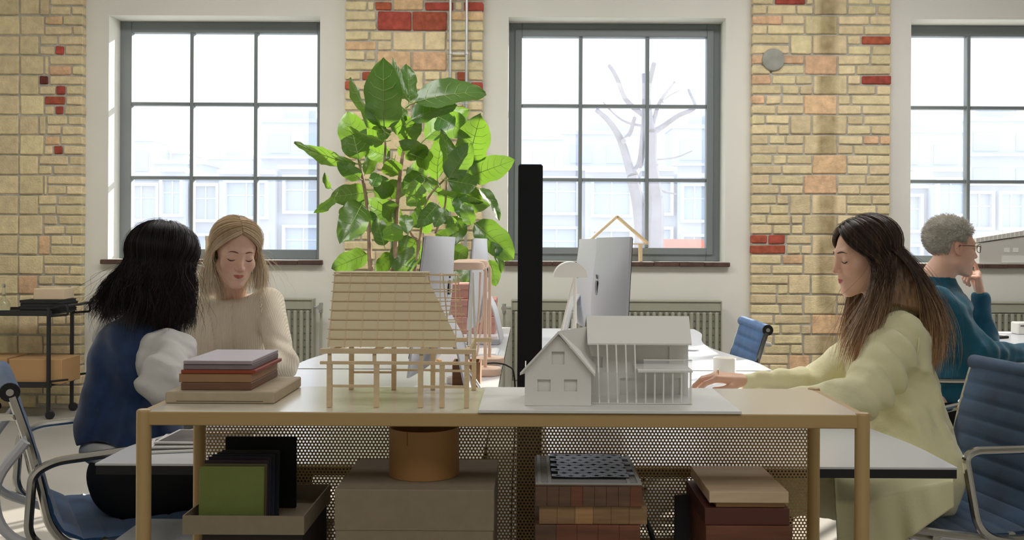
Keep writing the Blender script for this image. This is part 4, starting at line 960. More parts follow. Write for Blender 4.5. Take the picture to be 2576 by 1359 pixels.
# roof: front and back boarding with battens proud of it
zR0 = zb2_+.004; yR0 = ya-1.85+.004; zR1 = wp(1000, 688, 1.815)[2]; yR1 = 1.822-1.85; yb0 = yb-1.85-.006; yb1 = 1.868-1.85
def on_front(px, py):   # point on the front roof plane that shows at this pixel
    v0, v1 = 876., 688.; s = (v0-py)/(v0-v1); y = yR0+(yR1-yR0)*s; z = zR0+(zR1-zR0)*s; return np.array((PX(px, 1.85+y, py)+.2, y, z))
pl = [on_front(*v) for v in ((823, 872), (843, 690), (1070, 690), (1092, 735), (1118, 790), (1146, 845), (1147, 872))]
off = np.array((0, .0018, 0)); n = len(pl)
MB().add(pl+[p+off for p in pl], [tuple(range(n)), tuple(range(n, 2*n))[::-1]]+[(i, (i+1) % n, n+(i+1) % n, n+i) for i in range(n)]).build('front_roof_sheet', M['balsap'], t)
pb = [np.array((min(p[0], pl[2][0]-.01), yb0+(yb1-yb0)*(p[2]-zR0)/(zR1-zR0), p[2])) for p in pl]
MB().add(pb+[p+off for p in pb], [tuple(range(n)), tuple(range(n, 2*n))[::-1]]+[(i, (i+1) % n, n+(i+1) % n, n+i) for i in range(n)]).build('back_roof_sheet', M['balsap'], t)
MB().box(pl[1][0]-.002, pl[2][0]+.004, yR1-.003, yb1+.003, zR1, zR1+.0022).build('ridge_board', M['balsap'], t)
for i, py in enumerate((693, 712, 735, 759, 782, 805, 829, 852)):
    p0 = on_front(838-(py-690)*.10, py)-np.array((0, .0016, 0)); p1 = on_front((1156 if py > 700 else 1160)-(0 if i % 2 else 6), py)-np.array((0, .0016, 0)); stick('batten', p0, p1, .0019)
    q0 = p0.copy(); q0[1] = yb0+(yb1-yb0)*(p0[2]-zR0)/(zR1-zR0)+.003; q1 = p1.copy(); q1[1] = q0[1]; stick('batten', q0, q1, .0019)
for a, b in ((843, 826), (883, 866), (921, 907), (959, 947), (997, 987), (1034, 1026), (1071, 1064), (1108, 1106), (1146, 1147)):
    stick('rafter', on_front(b, 873)-np.array((0, .0006, 0)), on_front(a, 686)-np.array((0, .0006, 0)), .0019)
    q0, q1 = on_front(b, 873), on_front(a, 690); q0[1] = yb0+.004; q1[1] = yb1+.004; stick('rafter', q0, q1, .0019)
for px in (1108, 1146):
    a = on_front(px, 693); stick('collar_tie', a, (a[0], yb1, a[2]), .0024)
# tall thin white rods of a lamp arm, attached to the model's right end
for dy in (0, .03): stick('lamp_arm_rod', wp(1179+dy*150, 872, 1.80+dy), wp(1188, 686, 1.85), .0032, m=M['white'])
stick('lamp_arm_rod', wp(1195, 850, 1.86), wp(1189, 686, 1.85), .003, m=M['white'])

# ------------------------------------------------------------------ white house model on its base board
M['wboard'] = mat('white_foam_board', (238, 237, 233), .55)
M['wpaper'] = mat('white_card', (238, 236, 230), .75)
M['acrylic'] = glass_mat('thin_acrylic', .10)
wx0, wx1 = PX(1203, 1.69, 1040), PX(1866, 1.69, 1040)
t = thing('base_board', 'white base board under the white house model, overhanging the shelf front', 'board', ((wx0+wx1)/2, 1.83, ZQ)); MB().box(-(wx1-wx0)/2, (wx1-wx0)/2, -.14, .13, 0, .005, .0006).build('board', M['wboard'], t)
ZW = ZQ+.0056; O = np.array((.1, 1.82, ZW)); t = thing('white_house_model', 'white card model house with gabled porch wing and slender columns', 'architectural model', O)
def wq(px, py, d): return P(px, py, d)-O
yg = 1.735
g0, g1 = wq(1320, 1015, yg)[0], wq(1487, 1015, yg)[0]; ze = wq(1400, 930, yg)[2]; zap = wq(1400, 845, yg)[2]; gm = (g0+g1)/2; yl = yg-1.82; ybk = 1.86-1.82
# front wall with recessed windows
def wall_holes(nm, x0, x1, y, z0, z1, holes, th=.002):
    mb = MB(); xs_ = sorted({x0, x1, *[h[0] for h in holes], *[h[1] for h in holes]}); zs_ = sorted({z0, z1, *[h[2] for h in holes], *[h[3] for h in holes]})
    for i in range(len(xs_)-1):
        for j in range(len(zs_)-1):
            cx, cz = (xs_[i]+xs_[i+1])/2, (zs_[j]+zs_[j+1])/2
            if not any(h[0] < cx < h[1] and h[2] < cz < h[3] for h in holes): mb.box(xs_[i], xs_[i+1], y, y+th, zs_[j], zs_[j+1])
    return mb.build(nm, M['wpaper'], t)
hl = []
for a, b, c, d_ in ((1352, 1385, 955, 985), (1419, 1452, 955, 985)):
    p, q_ = wq(a, d_, yg), wq(b, c, yg); hl.append((p[0], q_[0], p[2], q_[2]))
wall_holes('front_wall', g0, g1, yl, 0, ze, hl)
p, q_ = wq(1388, 917, yg), wq(1420, 885, yg)
mb = MB(); V = [(g0, ze), (g1, ze), (gm, zap)]
# gable triangle with a window: split round the opening
sl = (zap-ze)/(gm-g0)
zt_, zb__ = q_[2], p[2]
wl, wr_ = p[0], q_[0]
xa_ = lambda z: g0+(z-ze)/sl; xb_ = lambda z: g1-(z-ze)/sl
mb.prism([(g0, ze), (g1, ze), (xb_(zb__), zb__), (xa_(zb__), zb__)], 'y', yl, yl+.002)
mb.prism([(xa_(zb__), zb__), (wl, zb__), (wl, zt_), (xa_(zt_), zt_)], 'y', yl, yl+.002); mb.prism([(wr_, zb__), (xb_(zb__), zb__), (xb_(zt_), zt_), (wr_, zt_)], 'y', yl, yl+.002)
mb.prism([(xa_(zt_), zt_), (xb_(zt_), zt_), (gm, zap)], 'y', yl, yl+.002); mb.build('gable', M['wpaper'], t)
for h in hl+[(wl, wr_, zb__, zt_)]: MB().box(h[0]-.002, h[1]+.002, yl+.0045, yl+.006, h[2]-.002, h[3]+.002).build('window_recess', M['wpaper'], t)
MB().box(g0, g0+.002, yl+.002, ybk, 0, ze).build('side_wall', M['wpaper'], t); MB().box(g1-.002, g1, yl+.002, ybk, 0, ze).build('side_wall', M['wpaper'], t)
# gable roof planes with overhang
zR = wq(1393, 832, yg)[2]; el, er = wq(1308, 936, yg), wq(1496, 940, yg); th = .003
for s_, E_ in ((-1, el), (1, er)):
    y0_, y1_ = yl-.010, ybk+.01
    V = [(gm, y0_, zR), (E_[0], y0_, E_[2]), (E_[0]+(.012 if s_ > 0 else .05), y1_, E_[2]), (gm+.058, y1_, zR-.004)]; V += [(v[0], v[1], v[2]-th*1.5) for v in V]
    MB().add(V, [(0, 1, 2, 3), (4, 5, 6, 7), (0, 1, 5, 4), (1, 2, 6, 5), (2, 3, 7, 6), (3, 0, 4, 7)]).build('roof_plane', M['wpaper'], t)
# main wing
ym = 1.855-1.82; m0, m1 = wq(1440, 950, 1.855)[0], wq(1731, 950, 1.855)[0]; zE = wq(1600, 868, 1.855)[2]; ybw = 1.945-1.82
hl = []
for a, b, c, d_ in ((1489, 1516, 897, 925), (1598, 1684, 872, 925), (1560, 1712, 952, 996)):
    p, q_ = wq(a, d_, 1.855), wq(b, c, 1.855); hl.append((p[0], q_[0], p[2], min(q_[2], zE-.002)))
wall_holes('long_wall', m0, m1, ym, 0, zE, hl)
for h in hl: MB().box(h[0]-.002, h[1]+.002, ym+.005, ym+.0065, h[2]-.002, h[3]+.002).build('window_recess', M['wpaper'], t)
MB().box(m1-.002, m1, ym+.002, ybw, 0, zE).box(m0, m0+.002, ym+.002, ybw, 0, zE).box(m0, m1, ybw-.002, ybw, 0, zE).build('outer_walls', M['wpaper'], t)
zRm = wq(1600, 795, 1.90)[2]; zEm = wq(1600, 864, 1.815)[2]
r0, r1 = wq(1475, 795, 1.90)[0], wq(1733, 795, 1.90)[0]; e0, e1 = wq(1478, 864, 1.815)[0], wq(1740, 864, 1.815)[0]
ye, yr, ybe = 1.815-1.82, 1.90-1.82, 1.965-1.82
for V in ([(e0, ye, zEm), (e1, ye, zEm), (r1, yr, zRm), (r0, yr, zRm)], [(r0, yr, zRm), (r1, yr, zRm), (e1, ybe, zEm), (e0, ybe, zEm)]):
    V = V+[(v[0], v[1], v[2]-.003) for v in V]
    MB().add(V, [(0, 1, 2, 3), (4, 5, 6, 7), (0, 1, 5, 4), (1, 2, 6, 5), (2, 3, 7, 6), (3, 0, 4, 7)]).build('long_roof_plane', M['wpaper'], t)
for x in (m0+.001, m1-.001):
    MB().prism([(ym, zE-.001), (ybw, zE-.001), (ybw, zEm), (yr, zRm-.006), (ye+.03, zEm+.004)], 'x', x-.001, x+.001).build('gable_end', M['wpaper'], t)
# columns, balcony, railing, glass box
yc = 1.76; 
for px in (1508, 1531, 1554, 1578): 
    p = wq(px, 1015, yc); z_ = zEm-.002; o = stick('column', (p[0], yc-1.82, 0), (wq(px-4, 868, 1.81)[0], 1.812-1.82, z_), .0028, m=M['wpaper'])
stick('column', (wq(1601, 1015, yc)[0], yc-1.82, 0), (wq(1597, 868, 1.81)[0], 1.812-1.82, zEm-.002), .0028, m=M['wpaper'])
dk = wq(1600, 932, yc)[2]
for px in (1624, 1647, 1669, 1692, 1714, 1737):
    x = wq(px, 1010, yc)[0]; MB().box(x-.0013, x+.0013, yc-1.82-.0013, yc-1.82+.0013, 0, dk-.003).build('column', M['wpaper'], t)
dx0, dx1 = wq(1605, 930, yc)[0], wq(1742, 930, yc)[0]
MB().box(dx0, dx1, yc-1.82-.004, ym, dk-.003, dk+.0008).build('balcony_deck', M['wpaper'], t)
zr_ = wq(1600, 906, yc)[2]
MB().box(dx0+.01, dx1-.001, yc-1.82-.001, yc-1.82+.001, zr_-.001, zr_+.001).build('railing', M['wpaper'], t)
MB().box(dx0+.01, dx1-.001, yc-1.82-.0005, yc-1.82+.0005, dk+.001, zr_-.001).build('railing_glass', M['acrylic'], t)
MB().box(dx1-.001, dx1, yc-1.82+.001, ym-.002, dk+.001, zr_).build('railing_glass', M['acrylic'], t)
MB().box(g1+.003, dx1, yc-1.82+.0016, yc-1.82+.0026, 0, dk-.004).build('glazing', M['acrylic'], t)
MB().box(dx1-.001, dx1, yc-1.82+.003, ym, 0, dk-.004).build('glazing', M['acrylic'], t)
MB().box(g1+.002, dx1, yc-1.82-.002, ym, 0, .0015).build('plinth', M['wpaper'], t)

# ------------------------------------------------------------------ models on the window sills
dS = DW+.03; zs = ZB
t = thing('timber_frame_model', 'small open wooden roof-frame model on the middle window sill', 'architectural model', (PX(1562, dS), dS+.02, ZB))
O2 = np.array(t.location); wr2 = lambda px, py, y=0: P(px, py, dS)-O2+np.array((0, y, 0))
for y in (-.03, .03, .09):
    for a, b in (((1553, 545), (1478, 612)), ((1553, 545), (1630, 612))): stick('rafter', wr2(*a, y), wr2(*b, y), .014, par=t)
    stick('tie_beam', wr2(1478, 614, y), wr2(1630, 614, y), .009, par=t)
    for a in (1612, 1490): p0 = wr2(a, 614, y); p1 = p0.copy(); p1[2] = 0; stick('post', p1, p0, .016, par=t)
for px, py in ((1553, 545), (1515, 578), (1592, 578), (1480, 610), (1628, 610)): stick('purlin', wr2(px, py, -.036), wr2(px, py, .096), .012, par=t)
x0 = PX(531, dS); slab('sill_box', 'small beige box on the first window sill behind the blonde woman', 'box', x0-.04, x0+.036, dS-.01, dS+.07, ZB+.0005, PZ(598, dS), M['cardl'], .003, 'body', extra=lambda t, a, b, h: MB().box(-a-.001, a+.001, -b-.001, b+.001, h-.03, h+.001).build('lid', M['cardl'], t))
# long grey card building in the right window
M['gcard'] = mat('grey_card', (204, 200, 192), .8)
x0, x1 = PX(2462, dS, 640), PX(2700, dS, 640)
t = thing('long_building_model', 'long grey card building model with ribbed roof edge on the right window sill', 'architectural model', ((x0+x1)/2, dS+.03, ZB+.0005)); hw_ = (x1-x0)/2
za, zb_ = PZ(612, dS, 2462)-ZB, PZ(596, dS, 2600)-ZB+.06
MB().prism([(-hw_, 0), (hw_, 0), (hw_, zb_), (-hw_, za)], 'y', -.04, .08).build('walls', M['gcard'], t)
MB().prism([(-hw_-.03, za+.004), (hw_+.03, zb_+.004), (hw_+.03, zb_+.05), (-hw_-.03, za+.035)], 'y', -.05, .09).build('roof', M['gcard'], t)
for i in range(24):
    f = i/24; x = -hw_-.03+f*(2*hw_+.06); z = za+(zb_-za)*f; MB().box(x, x+.004, -.054, -.05, z+.006, z+.034+.012*f).build('roof_rib', M['wpaper'], t)
for px in (2531, 2553, 2590): 
    x = PX(px, dS)-(x0+x1)/2; MB().box(x-.02, x+.02, -.042, -.0395, PZ(629, dS)-ZB, PZ(618, dS)-ZB).build('window', M['white'], t)
MB().box(PX(2518, dS)-(x0+x1)/2, hw_*.8, -.045, -.0395, .005, .055).build('white_strip', M['white'], t)  # raised white slab low on the front wall
# ------------------------------------------------------------------ fiddle-leaf fig
DPL = 5.85
def q2(x, y, d=DPL): return P(x/1.941+740, y/1.941, d)
pb_ = np.array((PX(965, DPL), DPL, 0.)); t = thing('fiddle_leaf_fig', 'tall fiddle-leaf fig with big glossy leaves before the middle brick pillar', 'plant', pb_)
tp = thing('plant_pot', 'grey round planter holding the fiddle-leaf fig behind the desks', 'pot', pb_)
MB().lathe([(0, .0), (.15, .0), (.19, .36), (.195, .38), (.18, .38), (.175, .34), (0, .34)], n=32).build('pot', mat('grey_planter', (150, 150, 146), .7), tp, smooth=True, angle=40)
tag(MB().lathe([(0, .35), (.174, .345)], n=24).build('soil', mat('soil', (60, 44, 34), .95, bump=.6, bs=60), tp, smooth=False), kind='stuff')
bark = mat('fig_bark', (190, 164, 138), .85, col2=(128, 104, 86), vs=14, bump=.5, bs=60)
base = np.array((0, 0, .34))
TR = [([(372, 1300), (368, 1200), (362, 1060), (345, 930), (318, 790), (300, 700)], .016), ([(492, 1240), (505, 1000), (525, 800), (550, 680), (575, 590), (585, 500)], .017), ([(600, 1260), (575, 1150), (530, 1090)], .010),
      ([(600, 1260), (640, 1000), (740, 870), (850, 760)], .009), ([(640, 1200), (760, 1160), (870, 1090)], .009), ([(440, 800), (445, 700), (430, 640)], .008), ([(690, 1140), (735, 1010), (745, 880)], .008)]
for L, r in TR:
    p = [q2(*v)-pb_ for v in L]
    if L[0][1] >= 1240: p = [base+np.array(((p[0][0])*.3, 0, 0))]+p
    p = smooth_path(p, 5); MB().tube(p, np.linspace(r, r*.45, len(p)), 8).build('stem', bark, t, smooth=True)
m = mat('fig_leaf', (58, 94, 40), .30, var=.2, vs=3, trans=.26, rnd=.22, spec=.6, coat=.25)
n_ = m.node_tree; bs_ = n_.nodes['Principled BSDF']
# lighter translucent light than the reflected green
for nd in n_.nodes:
    if nd.type == 'BSDF_TRANSLUCENT':
        for l in list(nd.inputs[0].links): n_.links.remove(l)
        nd.inputs[0].default_value = hx(150, 200, 62)
M['vein'] = mat('leaf_vein', (170, 192, 120), .5, trans=.3)
def leaf_mesh(k):
    rr = random.Random(k); nu, nv = 14, 8; V = []
    bend = rr.uniform(.08, .35); cup = rr.uniform(.05, .3); wav = rr.uniform(.015, .035)
    for i in range(nu+1):
        u = i/nu; w_ = .31*(math.sin(math.pi*min(1, u**.82))**.62)*(1-.18*math.exp(-((u-.42)/.13)**2))*(1 if u > .0 else 0)+.004
        if u > .97: w_ *= .5
        for j in range(nv+1):
            v = -1+2*j/nv; x = v*w_
            z = -bend*u*u+cup*abs(x)*1.0+wav*math.sin(u*11+k+v*2)*abs(v)+.012*math.cos((u-abs(v)*.22)*34)*(.3+abs(v)*.5)
            V.append((x, u, z))
    Fc = [(i*(nv+1)+j, i*(nv+1)+j+1, (i+1)*(nv+1)+j+1, (i+1)*(nv+1)+j) for i in range(nu) for j in range(nv)]
    return meshdata('leaf', V, Fc, m, True), V, nv
def vein_mesh(V, nv):
    V = np.array(V).reshape(15, nv+1, 3); L = [V[:, nv//2]+np.array((0, 0, .004))]; rad = [np.linspace(.009, .003, 15)]
    for i in range(2, 12, 2):
        for s in (-1, 1):
            pts = [V[i, nv//2], V[min(14, i+1), nv//2+s*2], V[min(14, i+2), nv//2+s*3]]; L.append(np.array(pts)+np.array((0, 0, .003))); rad.append(np.array((.0045, .003, .002)))
    A, B = tubes(L, rad, 4); return meshdata('vein', A, B, M['vein'], True)
LM = []
for k in range(7):
    a, V_, nv = leaf_mesh(k); LM.append((a, vein_mesh(V_, nv)))
LV = [(440,625,455,400,170),(430,630,270,430,60),(385,440,345,385,50),(555,480,470,318,60),(560,500,565,335,75),(590,500,872,410,110),(570,590,745,490,95),(548,630,520,500,50),(640,680,820,540,80),(700,570,815,640,120),
 (318,780,265,570,130),(300,800,30,745,40),(340,690,440,665,90),(345,850,400,720,60),(440,690,275,670,50),(470,770,350,720,85),(540,690,600,625,90),(505,720,585,775,45),(490,780,450,860,90),(650,870,535,800,100),
 (700,880,690,670,70),(745,850,765,660,60),(850,790,905,630,150),(860,860,1020,810,115),(760,870,900,790,50),(755,870,850,740,110),(750,880,885,900,95),(360,940,205,960,95),(385,930,535,920,90),(380,910,400,845,60),
 (180,920,135,860,28),(200,960,118,1040,42),(300,1000,220,1070,80),(330,1000,300,1125,135),(410,1070,270,1090,90),(520,1090,350,980,115),(600,1010,605,915,95),(700,940,895,1040,95),(620,1010,715,1050,80),(580,1110,640,1010,80),
 (545,1050,560,1110,60),(440,1200,405,1080,75),(480,1090,470,1200,95),(555,1150,550,1310,135),(600,1190,600,1300,75),(355,1240,225,1300,95),(480,1240,430,1310,70),(880,1090,1055,1230,125),(960,1180,1030,1300,55),(800,1060,800,1140,95),
 (865,1100,830,1000,65),(690,1140,780,1180,75),(760,1210,840,1260,80),(955,1270,985,1380,65),(720,1070,780,1080,40),(900,920,1015,1025,50),(780,900,890,970,85),(620,850,560,910,75),(640,880,700,930,65),(740,1020,700,1090,60),
 (860,1300,800,1380,85),(430,1000,500,1060,90),(650,760,560,720,80),(590,760,680,790,90),(470,960,420,880,80),(700,1000,640,1080,75),(480,640,560,600,70),(640,1210,700,1300,80),(320,870,250,820,70),(800,960,840,1040,80),(660,1080,600,1140,70)]
for k, (a, b, c, d_, w_) in enumerate(LV):
    rr = random.Random(k*13+1); dd = DPL+rr.uniform(-.28, .26)
    if a > 700 or b < 700: dd = min(dd, DPL+.05)
    p0, p1 = q2(a, b, dd), q2(c, d_, dd); ax = p1-p0; L = np.linalg.norm(ax); wd_ = w_/1.941/F*dd; Lt = max(L, wd_/.60)
    dy = math.sqrt(max(0, Lt*Lt-L*L))*rr.choice((-1, -1, 1)); ax = ax+np.array((0, dy, 0)); Lt = np.linalg.norm(ax); y_ = ax/Lt
    view = np.array((p0[0], p0[1], p0[2]-HC)); view /= np.linalg.norm(view); z_ = -view+y_*np.dot(view, y_); z_ /= np.linalg.norm(z_); x_ = np.cross(y_, z_)
    tl = math.acos(min(1, wd_/(.60*Lt)))*rr.choice((-1, 1)); tl = max(-1.25, min(1.25, tl))+rr.uniform(-.12, .12)
    if y_[2] > -.2 and z_[2]*math.cos(tl) < 0: pass
    Rm = Matrix(((x_[0], y_[0], z_[0]), (x_[1], y_[1], z_[1]), (x_[2], y_[2], z_[2]))) @ Matrix.Rotation(tl, 3, 'Y')
    lm, vm = LM[k % 7]; o = link('leaf', lm, t, p0-pb_, Rm.to_euler(), (Lt*1.16,)*3); link('vein', vm, o)
    # leaf stalk to the nearest stem is implied by a short petiole
    V_, Q_ = tubes([np.array([(0, .01, 0), (0, -.08, -.01), (0, -.16, -.05)])], .012, 5); link('petiole', meshdata('petiole', V_, Q_, M['vein'], True), o)
# ------------------------------------------------------------------ people: signed-distance bodies meshed with surface nets
f32 = np.float32
def ell(p, c, r, Rm=None):
    q = p-np.array(c, f32)
    if Rm is not None: q = q @ np.array(Rm, f32)
    r = np.array(r, f32); k = np.sqrt(((q/r)**2).sum(-1)); k2 = np.sqrt(((q/(r*r))**2).sum(-1))+1e-9
    return k*(k-1)/k2
def rc(p, a, b, ra, rb, flat=None):
    a, b = np.array(a, f32), np.array(b, f32); ab = b-a; L2 = float(ab @ ab)+1e-12; h = np.clip(((p-a) @ ab)/L2, 0, 1)
    q = p-a-h[..., None]*ab
    if flat is not None: q = q*np.array(flat, f32)
    return np.sqrt((q*q).sum(-1))-(ra+(rb-ra)*h)
def smin(a, b, k):
    h = np.clip(.5+.5*(b-a)/k, 0, 1); return b*(1-h)+a*h-k*h*(1-h)
def smax(a, b, k): return -smin(-a, -b, k)
def nets(fn, lo, hi, h, chunk=True):
    lo, hi = np.array(lo, float), np.array(hi, float); n = np.maximum(2, np.ceil((hi-lo)/h).astype(int)+1)
    ax = [(lo[i]+h*np.arange(n[i])).astype(f32) for i in range(3)]
    D = np.empty(n, f32)
    for i0 in range(0, n[0], 16):
        G = np.stack(np.meshgrid(ax[0][i0:i0+16], ax[1], ax[2], indexing='ij'), -1); D[i0:i0+16] = fn(G)
    ins = D < 0; c = [ins[i:n[0]-1+i, j:n[1]-1+j, k:n[2]-1+k] for i in (0, 1) for j in (0, 1) for k in (0, 1)]
    s = sum(x.astype(np.int8) for x in c); act = (s > 0) & (s < 8); idx = -np.ones(act.shape, np.int64); ijk = np.argwhere(act); idx[act] = np.arange(len(ijk))
    acc = np.zeros((len(ijk), 3)); cnt = np.zeros(len(ijk)); cor = [(i, j, k) for i in (0, 1) for j in (0, 1) for k in (0, 1)]
    val = [D[ijk[:, 0]+i, ijk[:, 1]+j, ijk[:, 2]+k] for i, j, k in cor]
    for a in range(8):
        for b in range(a+1, 8):
            if sum(abs(cor[a][q]-cor[b][q]) for q in range(3)) != 1: continue
            m_ = (val[a] < 0) != (val[b] < 0); tt = val[a][m_]/(val[a][m_]-val[b][m_]); pa, pb2 = np.array(cor[a]), np.array(cor[b])
            acc[m_] += pa+(pb2-pa)*tt[:, None]; cnt[m_] += 1
    V = lo+h*(ijk+acc/cnt[:, None]); Q = []
    for axi in range(3):
        o = [np.array(v) for v in np.eye(3, dtype=int)]; u, w_ = o[(axi+1) % 3], o[(axi+2) % 3]
        sl0 = [slice(1, n[q]-1) for q in range(3)]; sl0[axi] = slice(0, n[axi]-1); sl1 = list(sl0); sl1[axi] = slice(1, n[axi])
        A, B = ins[tuple(sl0)], ins[tuple(sl1)]; off = np.array([1, 1, 1]); off[axi] = 0
        for cond, fl in ((A & ~B, False), (~A & B, True)):
            e_ = np.argwhere(cond)+off
            if len(e_) == 0: continue
            g = lambda d: idx[tuple((e_-d).T)]
            q = np.stack([g(u+w_), g(w_), g(0*u), g(u)], 1)
            Q.append(q[:, ::-1] if fl else q)
    Q = np.concatenate(Q); Q = Q[(Q >= 0).all(1)]
    return V, Q
def wob(p, A, f, seed=0):
    r = np.random.RandomState(seed); o = 0
    for i in range(5):
        d = r.normal(size=3); d /= np.linalg.norm(d); o = o+np.sin((p @ d.astype(f32))*f*(1+.45*i)+r.uniform(0, 6)+1.3*np.sin((p @ r.normal(size=3).astype(f32))*f*.3))/(1+.5*i)
    return A*o/2
def headsdf(p, male=False):
    x, y, z = p[..., 0], p[..., 1], p[..., 2]; q = np.stack([np.abs(x), y, z], -1)
    d = ell(p, (0, -.014, .036), (.073, .093, .079))
    d = smin(d, ell(p, (0, .032, -.028), (.055, .058, .080)), .03)
    jw = .047 if not male else .052
    d = smin(d, rc(q, (jw, .002, -.055), (.012, .070, -.098 if not male else -.100), .018, .014), .03)
    d = smin(d, ell(p, (0, .074, -.098), (.018, .015, .015)), .014)
    d = smin(d, ell(q, (.036, .058, -.028), (.024, .022, .022)), .02)
    d = smin(d, rc(q, (0, .0815, .022), (.034, .070, .024), .011, .010), .016)
    d = smax(d, -ell(q, (.031, .100, .004), (.018, .017, .013)), .012)
    d = smin(d, ell(q, (.031, .0735, .003), (.0145, .0115, .0115)), .004)
    d = smin(d, rc(p, (0, .082, .014), (0, .100, -.024), .0062, .0082), .012)
    d = smin(d, ell(p, (0, .102, -.030), (.0095, .0095, .0085)), .005)
    d = smin(d, ell(q, (.0115, .093, -.033), (.0062, .009, .0065)), .004)
    d = smax(d, -ell(q, (.006, .098, -.0405), (.0032, .005, .003)), .002)
    d = smin(d, ell(p, (0, .073, -.060), (.028, .020, .024)), .014)
    d = smin(d, rc(q, (0, .0925, -.0565), (.019, .083, -.0600), .0048, .0022), .004)
    d = smin(d, rc(q, (0, .0915, -.0655), (.016, .083, -.0625), .0058, .0022), .004)
    d = smax(d, -rc(q, (0, .0985, -.0608), (.017, .0885, -.0608), .0013, .0008), .0012)
    ear = ell(q, (.0765, -.008, .000), (.0065, .0175, .030), np.array(((1, 0, 0), (0, .97, .22), (0, -.22, .97))).T)
    ear = smax(ear, -ell(q, (.084, -.004, .004), (.006, .009, .017)), .003)
    d = smin(d, ear, .004)
    return d
def frame(fwd, up=(0, 0, 1), roll=0.):
    y = np.array(fwd, float); y /= np.linalg.norm(y); x = np.cross(y, np.array(up, float)); x /= np.linalg.norm(x); z = np.cross(x, y)
    Rm = np.stack([x, y, z], 1)
    c, s = math.cos(roll), math.sin(roll); return Rm @ np.array(((c, 0, s), (0, 1, 0), (-s, 0, c)))
class Head:
    def __init__(s, c, fwd, roll=0., sc=1., male=False): s.c = np.array(c, float); s.R = frame(fwd, roll=roll); s.s = sc; s.male = male
    def w(s, p): return s.c+s.s*(np.asarray(p, float) @ s.R.T)
    def loc(s, p): return ((np.asarray(p)-s.c) @ s.R)/s.s
    def mesh(s, neckbase, rn=.052, neck_dn=None):
        nb = s.loc(neckbase).astype(f32)
        if not s.male: rn = .045
        dn = s.loc(np.array(neckbase)+(0, 0, -.06)).astype(f32) if neck_dn is None else s.loc(neck_dn).astype(f32)
        fn = lambda p: smin(smin(headsdf(p, s.male), rc(p, (0, -.022, -.055), nb, rn, rn*1.05), .022), rc(p, nb, dn, rn*1.05, rn*1.3), .03)
        V, Q = nets(fn, (-.10, -.13, -.235), (.10, .125, .125), .0025); sel = V[:, 2] > -.22
        c = V[Q].mean(1); lips = (np.abs(c[:, 0]) < .0175) & (c[:, 2] < -.0535+.0*c[:, 0]) & (c[:, 2] > -.0715) & (c[:, 1] > .0865-.0*c[:, 0]) & (np.abs(c[:, 2]+.0612) < .0074*(1-(np.abs(c[:, 0])/.0185)**2)+.0004)
        return s.w(V), Q, lips.astype(np.int32), V
    def surf(s, x, z):   # y of the face at local x,z
        lo, hi = 0.02, .13
        for _ in range(24):
            mid = (lo+hi)/2
            if headsdf(np.array([[x, mid, z]], f32), s.male)[0] < 0: lo = mid
            else: hi = mid
        return lo
def hand(wrist, fwd, up, side, curls, sp=.0, sc=1., thumb=.3):
    """fn in world space and bounds. fwd: towards the fingers, up: back of the hand, side=+1 thumb on +x of (x = fwd x up)"""
    y = np.array(fwd, float); y /= np.linalg.norm(y); z = np.array(up, float); z -= y*(z @ y); z /= np.linalg.norm(z); x = np.cross(y, z)*side
    Rm = np.stack([x, y, z], 1); wr = np.array(wrist, float); W_ = lambda p: wr+sc*(Rm @ np.array(p, float)); segs = []
    for i, (bx, by, Ls) in enumerate(((.027, .088, (.040, .025, .020)), (.009, .092, (.044, .028, .021)), (-.009, .088, (.040, .026, .020)), (-.026, .080, (.032, .020, .018)))):
        k0 = np.array((bx, by, 0)); segs.append(((bx*.55, .0, .0), k0, .0145, .0118)); a = 0; p = k0; cur = curls[i]
        for j, L in enumerate(Ls):
            a += cur[j]; d = np.array((sp*bx/.027*math.cos(a), math.cos(a), -math.sin(a))); d /= np.linalg.norm(d); p2 = p+d*L; r = (.0098, .0086, .0076, .0066); segs.append((p, p2, r[j], r[j+1])); p = p2
    tb = [(.018, .018, -.006), (.040, .045, -.016-.01*thumb), (.046-.02*thumb, .072, -.024-.02*thumb), (.040-.035*thumb, .094, -.028-.025*thumb)]
    for j in range(3): segs.append((tb[j], tb[j+1], (.0155, .0115, .0095)[j], (.0115, .0095, .0078)[j]))
    S_ = [(W_(a), W_(b), ra*sc, rb*sc, i) for i, (a, b, ra, rb) in enumerate(segs)]
    def fn(p):
        palm = None; out = None
        for a, b, ra, rb, i in S_:
            d = rc(p, a, b, ra, rb)
            if i in (0, 4, 8, 12) or i == 16: palm = d if palm is None else smin(palm, d, .012)
        fing = None
        for i0 in (0, 4, 8, 12, 16):
            rng = range(i0+1, i0+4) if i0 < 16 else range(16, 19); ch = None
            for j in rng: a, b, ra, rb, _ = S_[j]; d = rc(p, a, b, ra, rb); ch = d if ch is None else smin(ch, d, .003)
            palm = smin(palm, ch, .005) if fing is None else smin(palm, ch, .005); fing = 1
        return palm
    pts = np.array([q for s_ in S_ for q in s_[:2]]); return fn, pts.min(0)-.022, pts.max(0)+.022
def join(parts):
    Vs, Qs, b = [], [], 0
    for V, Q in parts: Vs.append(V); Qs.append(Q+b); b += len(V)
    return np.concatenate(Vs), np.concatenate(Qs)
def pmesh(name, V, Q, m, parent, matidx=None):
    o = np.array(parent.location); q_ = parent.parent
    while q_ is not None: o = o+np.array(q_.location); q_ = q_.parent
    me = meshdata(name, V-o, Q, m, True)
    if matidx is not None: me.polygons.foreach_set('material_index', matidx.astype(np.int32)); me.update()
    return link(name, me, parent)
